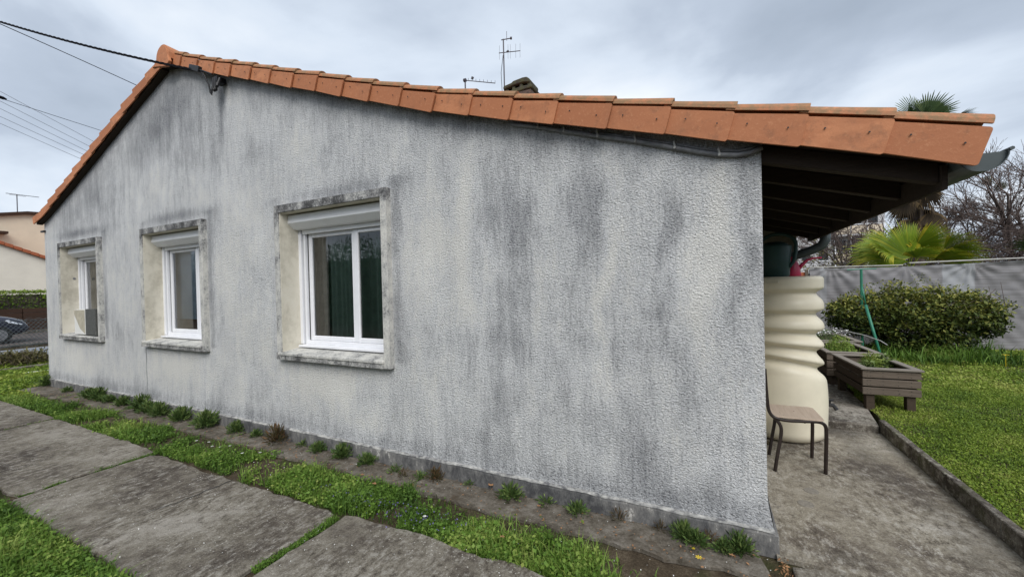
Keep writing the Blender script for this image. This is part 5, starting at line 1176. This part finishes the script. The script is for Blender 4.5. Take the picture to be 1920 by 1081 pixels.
for sx in (-1, 1):
    x_ = -23.2+sx*.775
    m.add([(x_, -1.28, 1.0), (x_, 1.17, 1.0), (x_-sx*.10, .67, 1.34), (x_-sx*.12, -.78, 1.38)], [(0, 1, 2, 3)])
m.build('side_windows', M['car_glass'], car)
for yy in (-1.25, 1.42):
    for sx in (-1, 1):
        x_ = -23.2+sx*.80; m = MB(); pr_ = [(.20, -.09), (.30, -.09), (.315, -.06), (.315, .06), (.30, .09), (.20, .09)]; m.lathe(0, 0, pr_, 20); m.v = [(x_+p[2], yy+.32+p[0], .315-.03+p[1]) for p in m.v]; w = m.build('wheel', M['rubber'], car, smooth=False)
        m = MB(); m.lathe(0, 0, [(.2, -.07), (.19, .0), (.05, .0), (.04, .02)] if sx < 0 else [(.2, .092), (.18, .06), (.05, .075), (.04, .09)], 18); m.v = [(x_+p[2], yy+.32+p[0], .285+p[1]) for p in m.v]; m.build('rim', M['alloy'], w)
for sx in (-1, 1):
    m = MB(); V = [(-23.2+sx*.55, 2.42, .60), (-23.2+sx*.80, 2.30, .61), (-23.2+sx*.875, 2.02, .68), (-23.2+sx*.85, 1.92, .79), (-23.2+sx*.70, 2.16, .82), (-23.2+sx*.55, 2.36, .76)]
    m.add(V+[(p[0], p[1]-.05, p[2]) for p in V], [(0, 1, 2, 3, 4, 5), (6, 11, 10, 9, 8, 7)]+[(i, (i+1) % 6, 6+(i+1) % 6, 6+i) for i in range(6)]); m.build('headlight', M['lamp'], car, bevel=.01)
m = MB(); m.box(-23.85, -22.55, 2.35, 2.42, .34, .46); m.build('bumper', M['black'], car, bevel=.02)
# brown board fence with hedge on top across the street
bf = thing('board_fence', (-28, 3, 0), 'dark brown horizontal board fence across the street', 'fence')
for k in range(5):
    for q in range(7):
        m = MB(); m.box(-28.02, -27.98, -6+q*2.4, -3.62+q*2.4, .10+k*.20, .275+k*.20); m.build('board', M['brown_fence'], bf)
for q in range(8):
    m = MB(); m.box(-28.1, -28.03, -6.05+q*2.4, -5.97+q*2.4, 0, 1.1); m.build('post', M['brown_fence'], bf)
hd = thing('hedge', (-28.8, 3, 0), 'bright green clipped hedge above the brown board fence', 'hedge')
n = 26000; c = np.stack([-28.3-rng.uniform(0, .9, n)**2, rng.uniform(-6, 10, n), rng.uniform(.95, 1.88, n)], 1)
tp_ = rng.uniform(size=n) < .25; c[tp_, 2] = 1.84+rng.normal(0, .03, tp_.sum()); c[:, 0] += .06*np.sin(c[:, 1]*3)+.05*np.sin(c[:, 2]*9)
V, F, A = leaves(c, rng.uniform(.05, .10, n), np.clip(.25+(c[:, 2]-1.0)*.5+rng.normal(0, .15, n), 0, 1), up=.5, asp=.6); fast('foliage', V, F, M['hedge'], hd, v=A)
m = MB(); m.box(-29.2, -28.5, -6, 10, 0, 1.7); m.build('hedge_core', M['bark'], hd)
# houses across the street
hb = thing('house', (-35, 4, 0), 'pale house with sloping red tiled verge behind the green hedge', 'house')
apx, apz = -1.0, 7.0
m = MB(); m.prism([(-8, 0), (10, 0), (10, 2.05), (4.4, 4.57), (apx, 7.0), (-8, 3.8)], 'x', -45, -35); m.build('wall', M['pale_wall'], hb)
m = MB()
for (p, q) in (((apx, apz), (4.4, 4.57)), ((4.4, 4.57), (10.2, 1.95))): m.prism([(p[0], p[1]-.03), (q[0], q[1]-.03), (q[0], q[1]+.12), (p[0], p[1]+.12)], 'x', -45, -34.9)
rf = m.build('roof', M['tile'], hb)
for k in range(22):
    t = k/21.; yy = 3.2+6.6*t; zz = 4.57+(yy-4.4)*-.452 if yy > 4.4 else 4.57+(4.4-yy)*.45; m = MB(); m.obox((-34.86, yy, zz+.06), (.03, 0, 0), (0, .15, -.055), (0, .006, .09)); m.build('verge_tile', M['orange'], rf, bevel=.01)
ha = thing('house', (-42, 6, 0), 'taller cream house with dark roof edge and chimney behind the pale one', 'house')
m = MB(); m.prism([(-2, 0), (16, 0), (16, 4.0), (7.6, 7.15), (6.9, 7.12), (-2, 5.1)], 'x', -52, -41); m.build('wall', M['cream_wall'], ha)
m = MB()
for (p, q) in (((-2.2, 5.05), (6.9, 7.12)), ((6.9, 7.12), (7.6, 7.15)), ((7.6, 7.15), (16.2, 3.95))): m.prism([(p[0], p[1]-.04), (q[0], q[1]-.04), (q[0], q[1]+.16), (p[0], p[1]+.16)], 'x', -52, -40.8)
rf = m.build('roof', M['brown_fence'], ha)
m = MB(); m.box(-42.4, -41.6, 5.1, 5.75, 6.4, 7.55); m.box(-42.5, -41.5, 5.02, 5.83, 7.55, 7.68); m.build('chimney', M['brick'], rf)
m = MB(); m.box(-41.0, -40.3, 3.8, 5.95, 5.65, 5.80); m.build('canopy', M['brown_fence'], ha)
m = MB(); m.box(-40.98, -40.9, 7.9, 8.5, 1.2, 2.8); m.build('window', M['car_glass'], ha)
an = thing('tv_antenna', (-41.5, 6.65, 7), 'thin rake aerial on the roof of the cream house', 'antenna')
m = MB(); m.tube([(-41.5, 6.62, 6.9), (-41.5, 6.62, 8.42)], .025, 6); m.build('mast', M['antenna'], an)
m = MB(); m.tube([(-41.5, 6.15, 8.42), (-41.5, 7.6, 8.42)], .018, 6); m.tube([(-41.5, 6.3, 8.36), (-41.5, 7.0, 8.36)], .012, 6)
m.build('boom', M['antenna'], an)
for k in range(9):
    m = MB(); yy = 6.2+k*.16; m.tube([(-41.65, yy, 8.42), (-41.35, yy, 8.42)], .008, 4); m.build('element', M['antenna'], an)
# object on the far window sill
wb = thing('sill_box', (-9.35, -.02, .96), 'white foam box with one dark speckled side standing on the far left window sill', 'box')
m = MB(); m.box(-9.74, -9.30, -.045, .10, .966, 1.37); m.build('box_body', M['white_foam'], wb, bevel=.004)
m = MB(); m.prism([(-9.735, 1.366), (-9.735, 1.29), (-9.52, 1.06), (-9.335, .98), (-9.335, 1.366)], 'y', -.048, -.046); m.build('peeling_patch', M['card'], wb)
m = MB(); m.box(-9.298, -8.93, -.05, .06, .966, 1.38); m.build('dark_panel', M['dark_side'], wb, bevel=.003)

# tall hedge and conifers in the neighbour's garden behind the photographer
bh = thing('tall_hedge', (-12, -9.6, 0), 'tall dark conifer hedge behind the viewer, mirrored in the windows', 'hedge')
n = 70000; c = np.stack([rng.uniform(-34, 6, n), -9.2-rng.uniform(0, 1.0, n)**2, rng.uniform(0, 3.6, n)], 1); c[:, 2] *= .85+.3*vnoise(c[:, 0], c[:, 0]*0, 1.6, 6)
V, F, A = leaves(c, rng.uniform(.07, .16, n), np.clip(rng.normal(.6, .2, n), 0, 1)); fast('foliage', V, F, M['conifer'], bh, v=A)
m = MB(); m.box(-34, 6, -10.2, -9.6, 0, 2.9); m.build('hedge_core', M['conifer'], bh)
for k, (a, hh) in enumerate(((-19, 5.2), (-13.5, 6.0), (-9.5, 4.9), (-6.4, 5.6))):
    t = thing('conifer', (a, -11, 0), ('%s slender conifer behind the tall hedge' % ['leftmost', 'second', 'third', 'rightmost'][k]), 'tree', 'conifers behind the viewer')
    n = 9000; z = rng.uniform(.5, hh, n); r3 = (1-z/hh)*1.0*rng.uniform(.3, 1, n)+.05; q = rng.uniform(0, 6.28, n); c = np.stack([a+r3*np.cos(q), -11+r3*np.sin(q), z], 1)
    V, F, A = leaves(c, rng.uniform(.07, .15, n), np.clip(rng.normal(.6, .2, n), 0, 1)); fast('crown', V, F, M['conifer'], t, v=A)
    m = MB(); m.tube([(a, -11, 0), (a, -11, hh*.9)], [.12, .03], 6); m.build('trunk', M['bark'], t)

# =============== WEEDS AND SMALL THINGS ===============
def weed_mesh(seed, n, h, spread, size, asp):
    r = np.random.default_rng(seed); th = r.uniform(0, 6.28, n); el = r.uniform(.25, 1.5, n)
    d = np.stack([np.cos(th)*np.cos(el)*spread, np.sin(th)*np.cos(el)*spread, np.sin(el)], 1); L = r.uniform(.15, .95, n)[:, None]*h
    c = d*L+np.stack([r.normal(0, .012, n), r.normal(0, .012, n), np.zeros(n)], 1)
    V, F, A = leaves(c, r.uniform(.6, 1.3, n)*size, np.clip(.45+r.normal(0, .2, n)+.25*L[:, 0]/h, 0, 1), up=.05, asp=asp, axis=d*1.4)
    return V, F, A
WM = []
for k, (n, h, sp, sz, asp, mt) in enumerate([(420, .10, 1.1, .045, .26, 'weed'), (260, .075, 1.3, .04, .30, 'weed'), (560, .125, 1.0, .05, .22, 'weed'), (90, .06, 1.5, .04, .3, 'weed'), (330, .115, .9, .045, .2, 'redweed'), (70, .10, .8, .05, .14, 'redweed')]):
    V, F, A = weed_mesh(k, n, h, sp, sz, asp); o = fast('weed_tuft', V, F, M[mt], v=A); me = o.data; bpy.data.objects.remove(o); WM.append(me)
WD = [(-11.0, -.05, 2, 1.5, 'dark weed bush at the far left foot of the wall'), (-9.95, -.09, 1, 1.1, 'low weed under the left end of the far window'), (-9.03, -.12, 0, 1.35, 'leafy weed left of a taller one under the far window'), (-8.73, -.10, 2, 1.35, 'tall bushy weed below the right edge of the far window'),
 (-8.37, -.10, 0, 1.1, 'rounded weed just right of the tall one below the far window'), (-7.92, -.11, 0, 1.25, 'weed midway between the far and the middle windows'), (-7.38, -.10, 2, 1.35, 'dense weed left of the crack under the middle window'), (-7.12, -.12, 0, 1.15, 'weed touching the dense one left of the crack'), (-6.80, -.14, 2, 1.25, 'weed standing below the left half of the middle window'),
 (-6.28, -.13, 0, 1.35, 'broad low weed below the centre of the middle window'), (-5.70, -.14, 2, 1.25, 'round weed just right of the middle window'), (-5.17, -.10, 2, 1.05, 'neat dark weed ball between middle and near windows'), (-4.82, -.08, 1, 1.1, 'small flat weed beside the neat weed ball'), (-4.42, -.11, 4, 1.35, 'large reddish brown weed below the left edge of the near window'),
 (-4.08, -.06, 3, .9, 'tiny weed right of the large reddish one'), (-3.80, -.10, 0, .95, 'small upright weed below the middle of the near window'), (-3.46, -.10, 2, 1.05, 'full green weed ball below the near window'), (-3.13, -.11, 0, 1.0, 'weed at the right end below the near window'), (-2.78, -.13, 3, .8, 'little sparse weed right of the near window'), (-2.64, -.17, 5, .8, 'thin dark weed sprig on the apron right of the near window'),
 (-2.36, -.10, 4, .95, 'wide reddish stemmed weed on the bare apron'), (-2.06, -.06, 3, .7, 'tiny green seedling at the plinth left of the rosette weed'), (-1.66, -.10, 1, 1.1, 'rosette weed spreading in the middle of the plinth'), (-1.38, -.08, 3, 1.0, 'pale weed left of the dark leafy one'), (-1.14, -.09, 1, 1.0, 'dark leafy weed where the plinth starts to darken'), (-.86, -.06, 5, .75, 'thin weed sprig against the chipped plinth'),
 (-.60, -.06, 5, .8, 'brown dry weed left of the big corner clump'), (-.46, -.10, 2, .95, 'big leafy weed clump near the house corner'), (-.31, -.08, 5, .75, 'dry stalky weed between the two corner clumps'), (-.15, -.09, 0, 1.05, 'rightmost weed clump at the house corner'), (-.38, -.12, 1, 1.0, 'low leafy weed spreading at the foot of the big corner clump'), (-.24, -.12, 1, .9, 'low spreading weed just left of the rightmost clump'),
 (-2.50, -.12, 3, .9, 'tiny sprig touching the wide reddish weed on the left'), (-8.58, -.12, 1, 1.2, 'flat weed at the foot of the tall bushy one below the far window'), (-5.95, -.13, 3, 1.2, 'small weed just left of the round one by the middle window')]
for i, (a, b, k, s, lb) in enumerate(WD):
    o = bpy.data.objects.new('weed_tuft', WM[k]); C.objects.link(o); o.location = (a, b, -.012); s *= 0.88*rng.uniform(.82, 1.18)*(.92 if a > -.6 else 1); o.scale = (s, s*.9, s*1.15); o.rotation_euler = (0, 0, i*1.9); tag(o, lb, 'weed', 'weeds along the plinth')
# daisies, leaves, crocus-like flowers
def flower(a, b, z, r3, mat, name, lb, grp, petals=9):
    m = MB(); q0 = rng.uniform(0, 1)
    for k in range(petals):
        q = k*6.2832/petals+q0; m.add([(a, b, z), (a+r3*.6*math.cos(q-.25), b+r3*.6*math.sin(q-.25), z+.004), (a+r3*math.cos(q), b+r3*math.sin(q), z+.003), (a+r3*.6*math.cos(q+.25), b+r3*.6*math.sin(q+.25), z+.004)], [(0, 1, 2, 3)])
    tag(m.build(name, M[mat]), lb, 'flower', grp)
DZ = [(-5.15, -.5, 'daisy farthest left in the grass strip'), (-4.98, -.47, 'second daisy from the left in the grass strip'), (-4.82, -.52, 'daisy at the slab side of the little daisy cluster'), (-4.72, -.50, 'daisy in the very middle of the little cluster'), (-4.66, -.44, 'daisy of the little cluster nearest the wall'),
      (-4.6, -.56, 'daisy at the slab edge right of the little cluster'), (-4.35, -.5, 'single daisy a step right of the little cluster'), (-4.2, -.42, 'daisy below the near window, closest to the apron'), (-2.05, -.63, 'lone daisy far right, beside the violets')]
for (a, b, lb) in DZ: flower(a, b, .045, .015, 'white_petal', 'daisy', 'white '+lb, 'daisies in the grass strip')
flower(-.37, -.27, .012, .022, 'yellow', 'dandelion', 'bright yellow fallen flower on bare soil near the corner', None, 7)
flower(-.40, -.20, .012, .012, 'yellow', 'dandelion', 'tiny yellow flower just behind the bright yellow one', None, 6)
m = MB()
n = 170; c = np.stack([rng.normal(-2.35, .38, n), rng.normal(-.62, .055, n), rng.uniform(.02, .05, n)], 1)
V, F, A = leaves(c, .013, np.full(n, .5), up=.1, asp=.7); tag(fast('violets', V, F, M['violet'], v=A), 'scattered tiny violet flowers in the grass strip', 'flowers', kind='stuff')
n = 700; c = np.stack([rng.uniform(-11, 0, n), rng.uniform(-.34, -.04, n), np.full(n, .0)], 1); V, F, A = leaves(c, rng.uniform(.008, .025, n), np.full(n, .5), up=1.5, asp=.5); tag(fast('debris', V, F, M['dead_leaf'], v=A), 'tiny bits of dead leaf littering the apron', 'debris', kind='stuff')
n = 420; c = np.stack([rng.uniform(-5, 0, n), rng.uniform(-1.7, -.1, n), np.full(n, .003)], 1); V, F, A = leaves(c, rng.uniform(.004, .010, n), np.full(n, .5), up=2.5, asp=.8); tag(fast('grit', V, F, M['white_foam'], v=A), 'pale grit scattered over slabs and apron', 'grit', kind='stuff')
def leaf1(a, b, z, r3, lb):
    m = MB(); q = rng.uniform(0, 6); V = []
    for k in range(8):
        t = q+k*.785; rr = r3*(1 if k % 2 else .7); V.append((a+rr*math.cos(t), b+rr*.7*math.sin(t), z+.006*(k % 2)))
    m.add(V+[(a, b, z+.004)], [(k, (k+1) % 8, 8) for k in range(8)]); tag(m.build('dead_leaf', M['dead_leaf']), lb, 'leaf')
leaf1(-1.86, -.05, .03, .028, 'reddish dead leaf leaning at the plinth foot'); leaf1(-2.72, -.42, .04, .024, 'curled brown leaf in the grass strip by the violets'); leaf1(-1.47, -.60, .04, .018, 'pale brown leaf on the grass near the slab edge'); leaf1(-.20, -.17, .012, .015, 'little tan leaf on bare soil near the corner'); leaf1(-1.42, -.13, .004, .016, 'small orange leaf on the apron by the rosette weed'); leaf1(-2.98, -.30, .01, .02, 'orange brown leaf on the apron below the near window')
# leaf litter in the crevice beside the patio
n = 260; c = np.stack([rng.normal(.065, .018, n), rng.uniform(-.75, -.05, n), rng.uniform(-.03, -.005, n)], 1); V, F, A = leaves(c, rng.uniform(.012, .03, n), np.full(n, .5), asp=.4); tag(fast('leaf_litter', V, F, M['dead_leaf'], v=A), 'brown leaf litter in the gap beside the patio', 'litter', kind='stuff')
